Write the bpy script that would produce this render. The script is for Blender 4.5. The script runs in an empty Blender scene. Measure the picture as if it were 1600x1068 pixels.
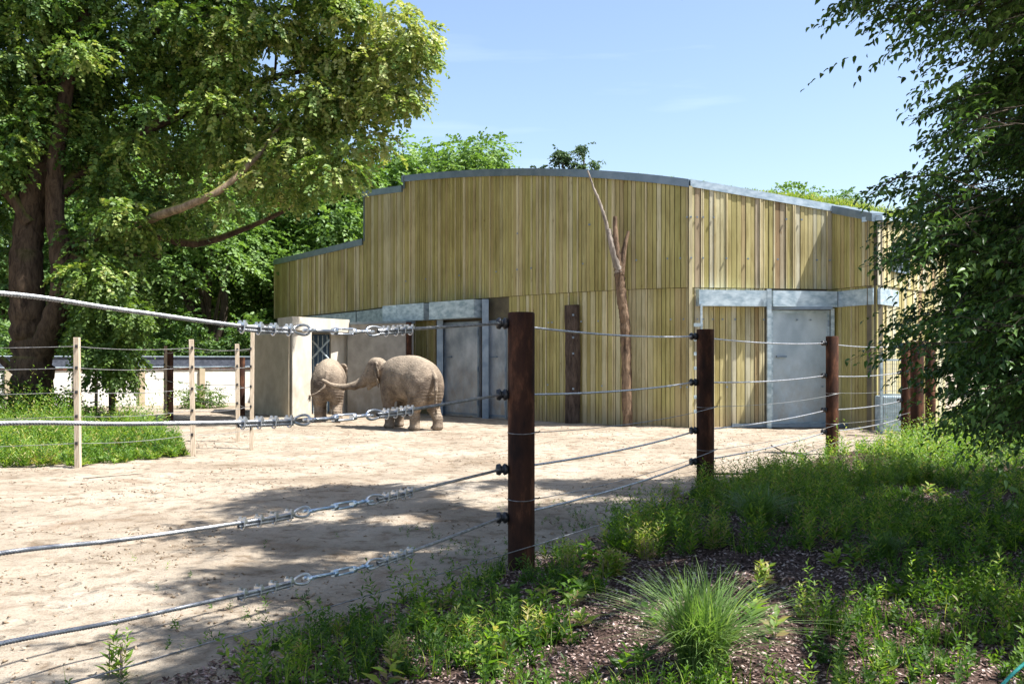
import bpy, bmesh, math, random
import numpy as np
from mathutils import Vector, Matrix
random.seed(7); RNG = np.random.default_rng(11)
S = bpy.context.scene
COL = S.collection

# ------------------------------------------------------------------ camera
F = 1500.0; HZ = 562.0; CAMZ = 2.0          # focal length in photo pixels, horizon row, eye height
cam = bpy.data.cameras.new('camera'); camo = bpy.data.objects.new('camera', cam); COL.objects.link(camo)
camo.location = (0, 0, CAMZ); camo.rotation_euler = (math.radians(90), 0, 0)
cam.sensor_width = 36; cam.lens = F / 1600 * 36; cam.shift_y = (HZ - 534) / 1600
cam.clip_start = 0.05; cam.clip_end = 3000
S.camera = camo
# ------------------------------------------------------------------ light
SUN_EL = 61.0
SH = Vector((1, -0.22, 0)).normalized()
SUNV = Vector((SH.x * math.cos(math.radians(SUN_EL)), SH.y * math.cos(math.radians(SUN_EL)), math.sin(math.radians(SUN_EL))))
world = bpy.data.worlds.new("World"); S.world = world; world.use_nodes = True
wn = world.node_tree; wn.nodes.clear()
wo = wn.nodes.new('ShaderNodeOutputWorld'); bg = wn.nodes.new('ShaderNodeBackground')
sky = wn.nodes.new('ShaderNodeTexSky'); sky.sky_type = 'NISHITA'; sky.sun_disc = False
sky.sun_elevation = math.radians(SUN_EL); sky.sun_rotation = math.atan2(SH.x, SH.y)
sky.air_density = 1.0; sky.dust_density = 1.6; sky.ozone_density = 1.0
# faint wisps of cirrus, laid over the whole sky
tc = wn.nodes.new('ShaderNodeTexCoord'); mp = wn.nodes.new('ShaderNodeMapping'); mp.inputs['Scale'].default_value = (2.2, 2.2, 22)
nz = wn.nodes.new('ShaderNodeTexNoise'); nz.inputs['Scale'].default_value = 1.6; nz.inputs['Detail'].default_value = 5
rp = wn.nodes.new('ShaderNodeValToRGB'); rp.color_ramp.elements[0].position = .60; rp.color_ramp.elements[1].position = .82
rp.color_ramp.elements[0].color = (0, 0, 0, 1); rp.color_ramp.elements[1].color = (.08, .08, .08, 1)
mx = wn.nodes.new('ShaderNodeMixRGB'); mx.inputs['Color2'].default_value = (9.5, 9.8, 10, 1)
wn.links.new(tc.outputs['Generated'], mp.inputs['Vector']); wn.links.new(mp.outputs['Vector'], nz.inputs['Vector'])
wn.links.new(nz.outputs['Fac'], rp.inputs['Fac']); wn.links.new(rp.outputs['Color'], mx.inputs['Fac'])
wn.links.new(sky.outputs['Color'], mx.inputs['Color1']); wn.links.new(mx.outputs['Color'], bg.inputs['Color'])
bg.inputs['Strength'].default_value = 0.105
wn.links.new(bg.outputs['Background'], wo.inputs['Surface'])
sun = bpy.data.lights.new('sun', 'SUN'); sun.energy = 5.0; sun.angle = math.radians(0.6); sun.color = (1, .975, .94)
suno = bpy.data.objects.new('sun', sun); COL.objects.link(suno); suno.rotation_euler = SUNV.to_track_quat('Z', 'Y').to_euler()
S.view_settings.view_transform = 'Standard'; S.view_settings.look = 'None'; S.view_settings.gamma = 1
S.view_settings.use_curve_mapping = False; S.view_settings.exposure = 1.28
S.render.engine = 'CYCLES'
S.cycles.max_bounces = 8; S.cycles.transparent_max_bounces = 8

# ------------------------------------------------------------------ helpers
def at(px, py, d):
    return Vector(((px - 800) / F * d, d, CAMZ + (HZ - py) / F * d))
def xat(px, d): return (px - 800) / F * d
_lat = RNG.random((256, 256))
def vnoise(x, y):
    xi = np.floor(x).astype(int); yi = np.floor(y).astype(int); fx = x - xi; fy = y - yi
    fx = fx * fx * (3 - 2 * fx); fy = fy * fy * (3 - 2 * fy)
    a = _lat[xi % 256, yi % 256]; b = _lat[(xi + 1) % 256, yi % 256]; c = _lat[xi % 256, (yi + 1) % 256]; d = _lat[(xi + 1) % 256, (yi + 1) % 256]
    return (a * (1 - fx) + b * fx) * (1 - fy) + (c * (1 - fx) + d * fx) * fy
def fnoise(x, y, o=4):
    s = 0; a = .5
    for k in range(o): s = s + a * vnoise(x * 2 ** k + 17 * k, y * 2 ** k + 31 * k); a *= .5
    return s
def fence_x(y):   # plan of the cable fence
    return np.interp(y, [0, 9.3, 14.4, 20.3, 24, 60], [-6.0, .09, 2.9, 6.77, 10.0, 30])
def gz(x, y):
    x = np.asarray(x, float); y = np.asarray(y, float)
    near = np.clip(1 - np.abs(y - 20) / 60, 0, 1)
    z = (fnoise(x * .35, y * .35, 3) - .45) * .10 * near
    z = z + (fnoise(x * 1.7 + 9, y * 1.7, 3) - .45) * .055 * near
    z = z + np.clip(x - fence_x(y) - .3, 0, 3) * .035 * np.clip((30 - y) / 10, 0, 1)
    return z
def gzf(x, y): return float(gz(x, y))

def link(name, me, mat=None, parent=None):
    o = bpy.data.objects.new(name, me); COL.objects.link(o)
    if mat is not None and len(me.materials) == 0: me.materials.append(mat)
    if parent is not None: o.parent = parent
    return o
def tag(o, label=None, cat=None, group=None, kind=None):
    if label: o['label'] = label
    if cat: o['category'] = cat
    if group: o['group'] = group
    if kind: o['kind'] = kind
    return o
def empty(name, label, cat, group=None, loc=(0, 0, 0), rz=0):
    o = bpy.data.objects.new(name, None); COL.objects.link(o); o.location = loc; o.rotation_euler = (0, 0, rz)
    o.empty_display_size = .2
    return tag(o, label, cat, group)
def npmesh(name, V, Fc, mat=None, parent=None, tint=None, smooth=False):
    V = np.asarray(V, np.float32); Fc = np.asarray(Fc, np.int32)
    me = bpy.data.meshes.new(name); n, k = Fc.shape
    me.vertices.add(len(V)); me.vertices.foreach_set('co', V.ravel())
    me.loops.add(n * k); me.loops.foreach_set('vertex_index', Fc.ravel())
    me.polygons.add(n); me.polygons.foreach_set('loop_start', np.arange(n, dtype=np.int32) * k)
    me.polygons.foreach_set('loop_total', np.full(n, k, np.int32))
    if smooth: me.polygons.foreach_set('use_smooth', np.ones(n, bool))
    me.update(calc_edges=True)
    if tint is not None:
        a = me.attributes.new('tint', 'FLOAT', 'POINT'); a.data.foreach_set('value', np.asarray(tint, np.float32))
    return link(name, me, mat, parent)
class MB:
    def __init__(s): s.v = []; s.f = []
    def add(s, vs, fs):
        b = len(s.v); s.v += [tuple(p) for p in vs]; s.f += [tuple(b + i for i in q) for q in fs]; return s
    def box(s, c, h, rot=None):
        vs = []
        for sx in (-1, 1):
            for sy in (-1, 1):
                for sz in (-1, 1):
                    p = Vector((sx * h[0], sy * h[1], sz * h[2]))
                    if rot is not None: p = rot @ p
                    vs.append(p + Vector(c))
        return s.add(vs, [(0, 1, 3, 2), (4, 6, 7, 5), (0, 4, 5, 1), (2, 3, 7, 6), (0, 2, 6, 4), (1, 5, 7, 3)])
    def prism(s, poly, z0, z1):      # plan polygon (counter-clockwise), z0/z1 numbers or lists
        n = len(poly)
        a = z0 if isinstance(z0, (list, tuple)) else [z0] * n; b = z1 if isinstance(z1, (list, tuple)) else [z1] * n
        vs = [(p[0], p[1], a[i]) for i, p in enumerate(poly)] + [(p[0], p[1], b[i]) for i, p in enumerate(poly)]
        fs = [tuple(range(n - 1, -1, -1)), tuple(range(n, 2 * n))] + [(i, (i + 1) % n, n + (i + 1) % n, n + i) for i in range(n)]
        return s.add(vs, fs)
    def tube(s, pts, rad, sides=8, caps=True, flat=None):
        V, Q = tube_np(pts, rad, sides)
        b = len(s.v); s.v += [tuple(p) for p in V]; s.f += [tuple(int(b + i) for i in q) for q in Q]
        if caps:
            s.f.append(tuple(b + i for i in range(sides - 1, -1, -1))); s.f.append(tuple(b + len(V) - sides + i for i in range(sides)))
        return s
    def build(s, name, mat, parent=None, smooth=False, bevel=0):
        me = bpy.data.meshes.new(name); me.from_pydata(s.v, [], s.f); me.update()
        if bevel:
            bm = bmesh.new(); bm.from_mesh(me)
            bmesh.ops.bevel(bm, geom=list(bm.edges), offset=bevel, segments=2, affect='EDGES', profile=.6); bm.to_mesh(me); bm.free()
        if smooth:
            for p in me.polygons: p.use_smooth = len(p.vertices) <= 4
        return link(name, me, mat, parent)
def frames(P):
    P = np.asarray(P, float); T = np.gradient(P, axis=0); T /= np.linalg.norm(T, axis=1)[:, None] + 1e-9
    up = np.array([0, 0, 1.]) if abs(T[0][2]) < .9 else np.array([1., 0, 0])
    N = np.zeros_like(P); n = up - T[0] * (up @ T[0]); n /= np.linalg.norm(n)
    for i in range(len(P)):
        n = n - T[i] * (n @ T[i]); n /= np.linalg.norm(n) + 1e-9; N[i] = n
    return T, N, np.cross(T, N)
def tube_np(pts, rad, sides=8, noise=0, lobes=None, twist=0):
    P = np.asarray([tuple(p) for p in pts], float); R = np.ones(len(P)) * rad if np.isscalar(rad) else np.asarray(rad, float)
    T, N, B = frames(P); n = len(P)
    th = np.arange(sides) / sides * 2 * np.pi
    L = np.concatenate([[0], np.cumsum(np.linalg.norm(np.diff(P, axis=0), axis=1))])
    A = th[None, :] + (L * twist)[:, None]
    rr = R[:, None] * np.ones((n, sides))
    if lobes: rr = rr * (1 + .16 * np.cos(th[None, :] * lobes))
    if noise: rr = rr * (1 + noise * (RNG.random((n, sides)) - .5))
    V = P[:, None, :] + rr[..., None] * (np.cos(A)[..., None] * N[:, None, :] + np.sin(A)[..., None] * B[:, None, :])
    i = np.arange(n - 1)[:, None] * sides; j = np.arange(sides)[None, :]; j2 = (j + 1) % sides
    Q = np.stack([i + j, i + j2, i + sides + j2, i + sides + j], -1).reshape(-1, 4)
    return V.reshape(-1, 3), Q
def curve(pts, n):
    P = np.asarray([tuple(p) for p in pts], float); m = len(P); t = np.linspace(0, m - 1, n); out = []
    for q in t:
        i = min(int(q), m - 2); f = q - i
        p0 = P[max(i - 1, 0)]; p1 = P[i]; p2 = P[i + 1]; p3 = P[min(i + 2, m - 1)]
        out.append(.5 * ((2 * p1) + (-p0 + p2) * f + (2 * p0 - 5 * p1 + 4 * p2 - p3) * f * f + (-p0 + 3 * p1 - 3 * p2 + p3) * f ** 3))
    return np.array(out)

# ------------------------------------------------------------------ materials
def newmat(name):
    m = bpy.data.materials.new(name); m.use_nodes = True; nt = m.node_tree; b = nt.nodes['Principled BSDF']; return m, nt, b
def ramp(nt, stops):
    r = nt.nodes.new('ShaderNodeValToRGB'); e = r.color_ramp.elements
    while len(e) < len(stops): e.new(.5)
    for i, (p, c) in enumerate(stops): e[i].position = p; e[i].color = (*c, 1)
    return r
def noise(nt, scale, detail=4, vec=None, rough=.55, dist=0):
    n = nt.nodes.new('ShaderNodeTexNoise'); n.inputs['Scale'].default_value = scale; n.inputs['Detail'].default_value = detail
    n.inputs['Roughness'].default_value = rough; n.inputs['Distortion'].default_value = dist
    if vec is not None: nt.links.new(vec, n.inputs['Vector'])
    return n
def coords(nt, scale=(1, 1, 1), kind='Object', rnd=False):
    t = nt.nodes.new('ShaderNodeTexCoord'); m = nt.nodes.new('ShaderNodeMapping'); m.inputs['Scale'].default_value = scale
    nt.links.new(t.outputs[kind], m.inputs['Vector'])
    if rnd:
        oi = nt.nodes.new('ShaderNodeObjectInfo'); mu = nt.nodes.new('ShaderNodeMath'); mu.operation = 'MULTIPLY'; mu.inputs[1].default_value = 50
        nt.links.new(oi.outputs['Random'], mu.inputs[0]); nt.links.new(mu.outputs[0], m.inputs['Location'])
    return m.outputs['Vector']
def mixc(nt, fac, a, b, mode='MIX'):
    m = nt.nodes.new('ShaderNodeMixRGB'); m.blend_type = mode
    for s, v in ((0, fac), (1, a), (2, b)):
        if hasattr(v, 'node'): nt.links.new(v, m.inputs[s])
        else: m.inputs[s].default_value = v if s == 0 else (*v, 1)
    return m.outputs[0]
def bump(nt, b, h, strength, dist=.02, prev=None):
    k = nt.nodes.new('ShaderNodeBump'); k.inputs['Strength'].default_value = strength; k.inputs['Distance'].default_value = dist
    nt.links.new(h, k.inputs['Height'])
    if prev is not None: nt.links.new(prev.outputs[0], k.inputs['Normal'])
    nt.links.new(k.outputs[0], b.inputs['Normal']); return k
def simple(name, c1, c2, scale=6, rough=.7, metal=0, bs=.3, bd=.01, stretch=(1, 1, 1), lo=.35, hi=.65, rnd=False, spec=.5):
    m, nt, b = newmat(name); v = coords(nt, stretch, rnd=rnd); n = noise(nt, scale, 6, v); r = ramp(nt, [(lo, c1), (hi, c2)])
    nt.links.new(n.outputs['Fac'], r.inputs[0]); nt.links.new(r.outputs[0], b.inputs['Base Color'])
    b.inputs['Roughness'].default_value = rough; b.inputs['Metallic'].default_value = metal; b.inputs['Specular IOR Level'].default_value = spec
    if bs: bump(nt, b, n.outputs['Fac'], bs, bd)
    return m
def leafmat(name, stops, trans=.35, rough=.5, tcol=1.5, spec=.3):
    m, nt, b = newmat(name); at_ = nt.nodes.new('ShaderNodeAttribute'); at_.attribute_name = 'tint'
    r = ramp(nt, stops); nt.links.new(at_.outputs['Fac'], r.inputs[0]); nt.links.new(r.outputs[0], b.inputs['Base Color'])
    b.inputs['Roughness'].default_value = rough; b.inputs['Specular IOR Level'].default_value = spec
    tr = nt.nodes.new('ShaderNodeBsdfTranslucent'); ms = nt.nodes.new('ShaderNodeMixShader'); ms.inputs[0].default_value = trans
    tcn = mixc(nt, 1.0, r.outputs[0], (tcol * 1.15, tcol * 1.2, tcol * .5), 'MULTIPLY')
    nt.links.new(tcn, tr.inputs['Color'])
    nt.links.new(b.outputs[0], ms.inputs[1]); nt.links.new(tr.outputs[0], ms.inputs[2])
    nt.links.new(ms.outputs[0], nt.nodes['Material Output'].inputs['Surface']); return m
M = {}
# sand
m, nt, b = newmat('sand'); v = coords(nt)
n1 = noise(nt, .45, 5, v); n2 = noise(nt, 3.2, 8, v, .65); n3 = noise(nt, 38, 6, v, .7); n4 = noise(nt, 1.1, 6, v, .6, .8)
r1 = ramp(nt, [(.32, (.25, .20, .145)), (.55, (.37, .312, .24)), (.75, (.42, .365, .295))]); nt.links.new(n1.outputs['Fac'], r1.inputs[0])
r2 = ramp(nt, [(.34, (.55, .5, .45)), (.5, (1, 1, 1)), (.8, (1.0, 1.0, 1.0))]); nt.links.new(n2.outputs['Fac'], r2.inputs[0])
r3 = ramp(nt, [(.28, (.6, .55, .5)), (.5, (1, 1, 1))]); nt.links.new(n3.outputs['Fac'], r3.inputs[0])
r4 = ramp(nt, [(.56, (0, 0, 0)), (.72, (1, 1, 1))]); nt.links.new(n4.outputs['Fac'], r4.inputs[0])
c = mixc(nt, 1, r1.outputs[0], r2.outputs[0], 'MULTIPLY'); c = mixc(nt, .8, c, r3.outputs[0], 'MULTIPLY')
c2 = mixc(nt, r4.outputs[0], c, (.20, .135, .085))
c = mixc(nt, .55, c, c2)
nt.links.new(c, b.inputs['Base Color']); b.inputs['Roughness'].default_value = .95; b.inputs['Specular IOR Level'].default_value = .15
k = bump(nt, b, n2.outputs['Fac'], 1.0, .10); bump(nt, b, n3.outputs['Fac'], .7, .02, k)
vo = nt.nodes.new('ShaderNodeTexVoronoi'); vo.inputs['Scale'].default_value = 2.7; nt.links.new(mixc(nt, .12, v, n2.outputs['Color']), vo.inputs['Vector'])
rv = ramp(nt, [(.10, (0, 0, 0)), (.24, (1, 1, 1)), (.30, (.85, .85, .85))]); nt.links.new(vo.outputs['Distance'], rv.inputs[0])
kp = b.inputs['Normal'].links[0].from_node; bump(nt, b, rv.outputs[0], .8, .035, kp)
vs_ = nt.nodes.new('ShaderNodeTexVoronoi'); vs_.inputs['Scale'].default_value = 9; nt.links.new(v, vs_.inputs['Vector']); rs_ = ramp(nt, [(.05, (.35, .28, .22)), (.11, (1, 1, 1))]); nt.links.new(vs_.outputs['Distance'], rs_.inputs[0])
nt.links.new(mixc(nt, .7, mixc(nt, .3, c, c2), rs_.outputs[0], 'MULTIPLY'), b.inputs['Base Color'])
M['sand'] = m
# mulch soil
m, nt, b = newmat('mulch'); v = coords(nt); n1 = noise(nt, 2.2, 5, v); n3 = noise(nt, 55, 5, v, .7); vo = nt.nodes.new('ShaderNodeTexVoronoi'); vo.inputs['Scale'].default_value = 42; nt.links.new(v, vo.inputs['Vector'])
r1 = ramp(nt, [(.35, (.05, .032, .025)), (.65, (.15, .10, .082))]); nt.links.new(vo.outputs['Color'], r1.inputs[0])
r3 = ramp(nt, [(.3, (.45, .42, .4)), (.65, (1.1, 1.1, 1.1))]); nt.links.new(n1.outputs['Fac'], r3.inputs[0])
c = mixc(nt, 1, r1.outputs[0], r3.outputs[0], 'MULTIPLY'); nt.links.new(c, b.inputs['Base Color']); b.inputs['Roughness'].default_value = .95
b.inputs['Specular IOR Level'].default_value = .1
bump(nt, b, n3.outputs['Fac'], 1, .03); M['mulch'] = m
def tintmat(name, stops, rough=.9, spec=.2):
    m, nt, b = newmat(name); a = nt.nodes.new('ShaderNodeAttribute'); a.attribute_name = 'tint'; r = ramp(nt, stops)
    nt.links.new(a.outputs['Fac'], r.inputs[0]); nt.links.new(r.outputs[0], b.inputs['Base Color']); b.inputs['Roughness'].default_value = rough
    b.inputs['Specular IOR Level'].default_value = spec; return m
M['chips'] = tintmat('wood_chips', [(0, (.05, .03, .025)), (.5, (.19, .125, .105)), (.85, (.38, .28, .245)), (1, (.58, .47, .42))])
M['clods'] = tintmat('clods', [(0, (.13, .09, .055)), (.6, (.28, .21, .14)), (1, (.42, .34, .26))])
# boards
def boardmat(name, stops):
    m, nt, b = newmat(name); oi = nt.nodes.new('ShaderNodeObjectInfo')
    r = ramp(nt, stops); nt.links.new(oi.outputs['Random'], r.inputs[0])
    v = coords(nt, (9, 9, .55), rnd=True); g = noise(nt, 2.2, 6, v, .6, .4)
    rg = ramp(nt, [(.3, (.66, .62, .55)), (.5, (.97, .97, .95)), (.75, (1.15, 1.12, 1.1))]); nt.links.new(g.outputs['Fac'], rg.inputs[0])
    c = mixc(nt, 1, r.outputs[0], rg.outputs[0], 'MULTIPLY')
    v2 = coords(nt, (5, 5, 1.6), rnd=True); kn = noise(nt, 1.9, 2, v2); rk = ramp(nt, [(.23, (.42, .34, .24)), (.31, (1, 1, 1))]); nt.links.new(kn.outputs['Fac'], rk.inputs[0])
    c = mixc(nt, .8, c, rk.outputs[0], 'MULTIPLY')
    v3 = coords(nt, (1, 1, .8)); st = noise(nt, .8, 5, v3); rs = ramp(nt, [(.35, (.8, .78, .72)), (.6, (1.06, 1.05, 1.03))]); nt.links.new(st.outputs['Fac'], rs.inputs[0])
    c = mixc(nt, 1, c, rs.outputs[0], 'MULTIPLY')
    # soil splashed up along the foot of the wall
    sp = nt.nodes.new('ShaderNodeSeparateXYZ'); nt.links.new(coords(nt), sp.inputs[0]); mr = nt.nodes.new('ShaderNodeMapRange')
    mr.inputs['From Min'].default_value = .05; mr.inputs['From Max'].default_value = .7; mr.inputs['To Min'].default_value = .55; mr.inputs['To Max'].default_value = 0
    nt.links.new(sp.outputs['Z'], mr.inputs['Value']); c = mixc(nt, mr.outputs[0], c, (.30, .22, .14))
    nt.links.new(c, b.inputs['Base Color']); b.inputs['Roughness'].default_value = .75; b.inputs['Specular IOR Level'].default_value = .25
    bump(nt, b, g.outputs['Fac'], .35, .006); return m
M['board'] = boardmat('larch_board', [(0, (.29, .245, .095)), (.15, (.42, .37, .155)), (.3, (.33, .30, .11)), (.45, (.43, .38, .17)), (.6, (.36, .325, .125)), (.75, (.38, .305, .155)), (.88, (.52, .48, .31)), (1, (.34, .30, .13))])
M['board_sunlit'] = boardmat('larch_board_sunlit', [(0, (.36, .30, .12)), (.2, (.55, .51, .33)), (.4, (.33, .29, .11)), (.6, (.48, .42, .21)), (.72, (.28, .19, .11)), (.82, (.56, .53, .40)), (1, (.42, .40, .28))])  # paler copy for the walls in sun, light put into the colour
M['batten'] = boardmat('larch_batten', [(0, (.50, .44, .24)), (.5, (.60, .54, .36)), (1, (.55, .47, .26))])
M['backing'] = simple('wall_backing', (.07, .06, .04), (.12, .10, .06), 3)
M['zinc'] = simple('zinc_cap', (.15, .20, .24), (.22, .27, .31), 2.5, .5, .55, .1)
M['galv'] = simple('galvanised_steel', (.27, .36, .42), (.55, .64, .69), 3.5, .42, .45, .12, stretch=(1, 1, 2.2), rnd=True)
M['galvframe'] = simple('galvanised_frame', (.16, .21, .27), (.26, .32, .38), 3, .5, .5, .1)
M['door'] = simple('steel_door', (.22, .26, .30), (.46, .50, .54), 1.6, .5, .35, .1, stretch=(1, 1, .7), rnd=True)
def muddy(m, z1, amt, col=(.30, .235, .16)):     # dried mud splashed and rubbed on near the ground
    nt = m.node_tree; b = nt.nodes['Principled BSDF']; src = b.inputs['Base Color'].links[0].from_socket
    sp = nt.nodes.new('ShaderNodeSeparateXYZ'); nt.links.new(coords(nt), sp.inputs[0]); mr = nt.nodes.new('ShaderNodeMapRange'); mr.inputs['From Min'].default_value = 0; mr.inputs['From Max'].default_value = z1
    mr.inputs['To Min'].default_value = 1; mr.inputs['To Max'].default_value = 0; nt.links.new(sp.outputs['Z'], mr.inputs['Value'])
    n = noise(nt, 2.6, 6, coords(nt, (1, 1, .6)), .7); r = ramp(nt, [(.38, (0, 0, 0)), (.62, (1, 1, 1))]); nt.links.new(n.outputs['Fac'], r.inputs[0])
    k1 = nt.nodes.new('ShaderNodeMath'); k1.operation = 'MULTIPLY'; nt.links.new(mr.outputs[0], k1.inputs[0]); nt.links.new(r.outputs[0], k1.inputs[1])
    k2 = nt.nodes.new('ShaderNodeMath'); k2.operation = 'MULTIPLY'; k2.inputs[1].default_value = amt; nt.links.new(k1.outputs[0], k2.inputs[0])
    nt.links.new(mixc(nt, k2.outputs[0], src, col), b.inputs['Base Color'])
M['doorlight'] = simple('pale_blue_steel_door', (.33, .40, .45), (.52, .60, .65), 1.3, .5, .3, .1, stretch=(1, 1, .7))
muddy(M['door'], 2.6, .75); muddy(M['doorlight'], 2.4, .6)
M['concrete'] = simple('concrete', (.50, .45, .36), (.64, .59, .50), 3, .9, 0, .2, stretch=(1, 1, .5))
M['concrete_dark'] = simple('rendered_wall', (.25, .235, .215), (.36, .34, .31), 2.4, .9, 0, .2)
M['whitewall'] = simple('white_concrete', (.62, .60, .55), (.78, .76, .71), 2, .9, 0, .15)
M['stain'] = simple('concrete_panel', (.40, .33, .22), (.50, .42, .29), 2, .9, 0, .15)
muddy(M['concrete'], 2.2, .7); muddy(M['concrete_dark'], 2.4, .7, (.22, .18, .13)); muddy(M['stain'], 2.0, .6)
# rust
m, nt, b = newmat('rusty_steel'); v = coords(nt, (1, 1, .35), rnd=True); n1 = noise(nt, 6, 7, v, .65); n2 = noise(nt, 45, 4, coords(nt))
r = ramp(nt, [(.32, (.018, .010, .008)), (.5, (.046, .020, .012)), (.6, (.10, .042, .022)), (.74, (.19, .095, .06))]); nt.links.new(n1.outputs['Fac'], r.inputs[0])
nt.links.new(r.outputs[0], b.inputs['Base Color']); b.inputs['Roughness'].default_value = .85; b.inputs['Specular IOR Level'].default_value = .15; bump(nt, b, n2.outputs['Fac'], .25, .004); M['rust'] = m
M['black'] = simple('black_plastic', (.012, .012, .014), (.03, .03, .034), 10, .4, 0, .1)
M['cable'] = simple('steel_cable', (.34, .35, .37), (.60, .61, .63), 18, .42, .8, .2)
M['clip'] = simple('zinc_clip', (.48, .50, .53), (.72, .74, .77), 12, .33, .85, .1)
M['bluesteel'] = simple('blue_zinc_turnbuckle', (.34, .46, .58), (.58, .68, .76), 12, .33, .8, .1)
M['wire'] = simple('thin_wire', (.2, .2, .2), (.42, .42, .42), 20, .45, .7, 0)
M['stake'] = simple('wooden_stake', (.42, .33, .23), (.60, .50, .38), 9, .85, 0, .4, stretch=(4, 4, .5))
M['stakedark'] = simple('dark_wooden_stake', (.16, .11, .075), (.30, .22, .15), 9, .85, 0, .4, stretch=(4, 4, .5))
def bark(name, c1, c2, c3=None, sc=7):
    m, nt, b = newmat(name); v = coords(nt, (1, 1, .28)); n = noise(nt, sc, 7, v, .7, .6); r = ramp(nt, [(.36, c1), (.6, c2)]); nt.links.new(n.outputs['Fac'], r.inputs[0]); c = r.outputs[0]
    if c3:
        g = nt.nodes.new('ShaderNodeNewGeometry'); sp = nt.nodes.new('ShaderNodeSeparateXYZ'); nt.links.new(g.outputs['Normal'], sp.inputs[0])
        mr = nt.nodes.new('ShaderNodeMapRange'); mr.inputs['From Min'].default_value = .25; mr.inputs['From Max'].default_value = .75; nt.links.new(sp.outputs['Z'], mr.inputs['Value'])
        c = mixc(nt, mr.outputs[0], c, c3)     # moss growing on the upper side of limbs
    nt.links.new(c, b.inputs['Base Color']); b.inputs['Roughness'].default_value = .95; b.inputs['Specular IOR Level'].default_value = .15
    bump(nt, b, n.outputs['Fac'], 1, .06); return m
M['bark'] = bark('bark', (.025, .017, .012), (.095, .065, .043), (.16, .17, .04))
M['sunlit_mossbark'] = bark('sunlit_mossy_limb_bark', (.12, .085, .055), (.30, .22, .15), (.22, .22, .05))  # mossy, and paler than the trunk bark to paint sun on it
M['barkdark'] = bark('dark_bark', (.035, .027, .02), (.10, .08, .06))
M['snag'] = bark('snag_wood', (.06, .04, .028), (.25, .17, .11), sc=10)
M['snaggrey'] = bark('bare_wood', (.15, .125, .10), (.36, .31, .26), sc=10)
M['charred'] = bark('dark_plank', (.03, .022, .018), (.10, .075, .06), sc=9)
M['linden'] = leafmat('linden_leaf', [(0, (.04, .09, .018)), (.35, (.10, .17, .032)), (.7, (.20, .265, .06)), (1, (.37, .38, .15))], .24)
M['lindenb'] = leafmat('green_leaf', [(0, (.045, .088, .018)), (.6, (.085, .145, .03)), (1, (.14, .20, .045))], .32)
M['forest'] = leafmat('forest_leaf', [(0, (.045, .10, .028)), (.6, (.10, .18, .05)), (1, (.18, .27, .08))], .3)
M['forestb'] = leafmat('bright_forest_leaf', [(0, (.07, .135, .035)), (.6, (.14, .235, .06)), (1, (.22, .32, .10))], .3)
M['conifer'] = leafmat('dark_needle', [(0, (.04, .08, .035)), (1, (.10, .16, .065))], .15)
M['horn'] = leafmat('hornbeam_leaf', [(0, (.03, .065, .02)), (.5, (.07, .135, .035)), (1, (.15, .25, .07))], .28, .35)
M['weed'] = leafmat('weed_leaf', [(0, (.035, .085, .014)), (.45, (.09, .175, .025)), (.8, (.18, .275, .04)), (.95, (.30, .35, .07)), (1, (.34, .30, .12))], .36)
M['bedweed_shaded'] = leafmat('bed_weed_leaf_shaded', [(0, (.03, .07, .012)), (.45, (.07, .145, .02)), (.78, (.17, .27, .035)), (.95, (.32, .38, .06)), (1, (.28, .22, .10))], .45)  # weed leaf with lower tones, so the bed's shade is in the colour
M['grass'] = leafmat('grass_blade', [(0, (.07, .13, .035)), (.6, (.13, .22, .06)), (1, (.25, .33, .13))], .35, .4)
M['roofgrass'] = leafmat('roof_grass', [(0, (.12, .17, .03)), (.7, (.20, .27, .04)), (1, (.36, .32, .10))], .4)
# elephant hide
m, nt, b = newmat('elephant_hide'); v = coords(nt); n1 = noise(nt, 2.3, 5, v, .6); n2 = noise(nt, 24, 6, coords(nt, (1, 1, 2.4)), .65, 1.2); n3 = noise(nt, 6, 5, coords(nt, (1, 1, 2.5)), .6, 1.5)
r = ramp(nt, [(.35, (.11, .085, .066)), (.5, (.215, .17, .128)), (.66, (.34, .27, .20))]); nt.links.new(n1.outputs['Fac'], r.inputs[0])
r2 = ramp(nt, [(.38, (.5, .46, .43)), (.56, (1, 1, 1))]); nt.links.new(n2.outputs['Fac'], r2.inputs[0])
g = nt.nodes.new('ShaderNodeNewGeometry'); sp = nt.nodes.new('ShaderNodeSeparateXYZ'); nt.links.new(g.outputs['Normal'], sp.inputs[0])
mr = nt.nodes.new('ShaderNodeMapRange'); mr.inputs['From Min'].default_value = .1; mr.inputs['From Max'].default_value = .95; mr.inputs['To Max'].default_value = .7; nt.links.new(sp.outputs['Z'], mr.inputs['Value'])
c = mixc(nt, mr.outputs[0], r.outputs[0], (.40, .33, .245)); c = mixc(nt, .85, c, r2.outputs[0], 'MULTIPLY')   # sand thrown over the back
nt.links.new(c, b.inputs['Base Color']); b.inputs['Roughness'].default_value = .9; b.inputs['Specular IOR Level'].default_value = .2
k = bump(nt, b, n3.outputs['Fac'], .7, .06); bump(nt, b, n2.outputs['Fac'], .6, .02, k); M['hide'] = m
M['teal'] = simple('teal_rope', (.02, .32, .25), (.05, .45, .36), 40, .6, 0, .2)
M['soil'] = simple('roof_soil', (.08, .07, .04), (.14, .12, .06), 5, .95)
M['net'] = simple('dark_screen', (.05, .06, .085), (.10, .115, .15), 8, .5, .1, .2)
M['darkglass'] = simple('dark_glass', (.02, .025, .03), (.05, .06, .07), 3, .15, 0, 0)
M['blue'] = simple('blue_paint', (.06, .12, .22), (.10, .18, .30), 4, .5, .2, .1)

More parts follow.
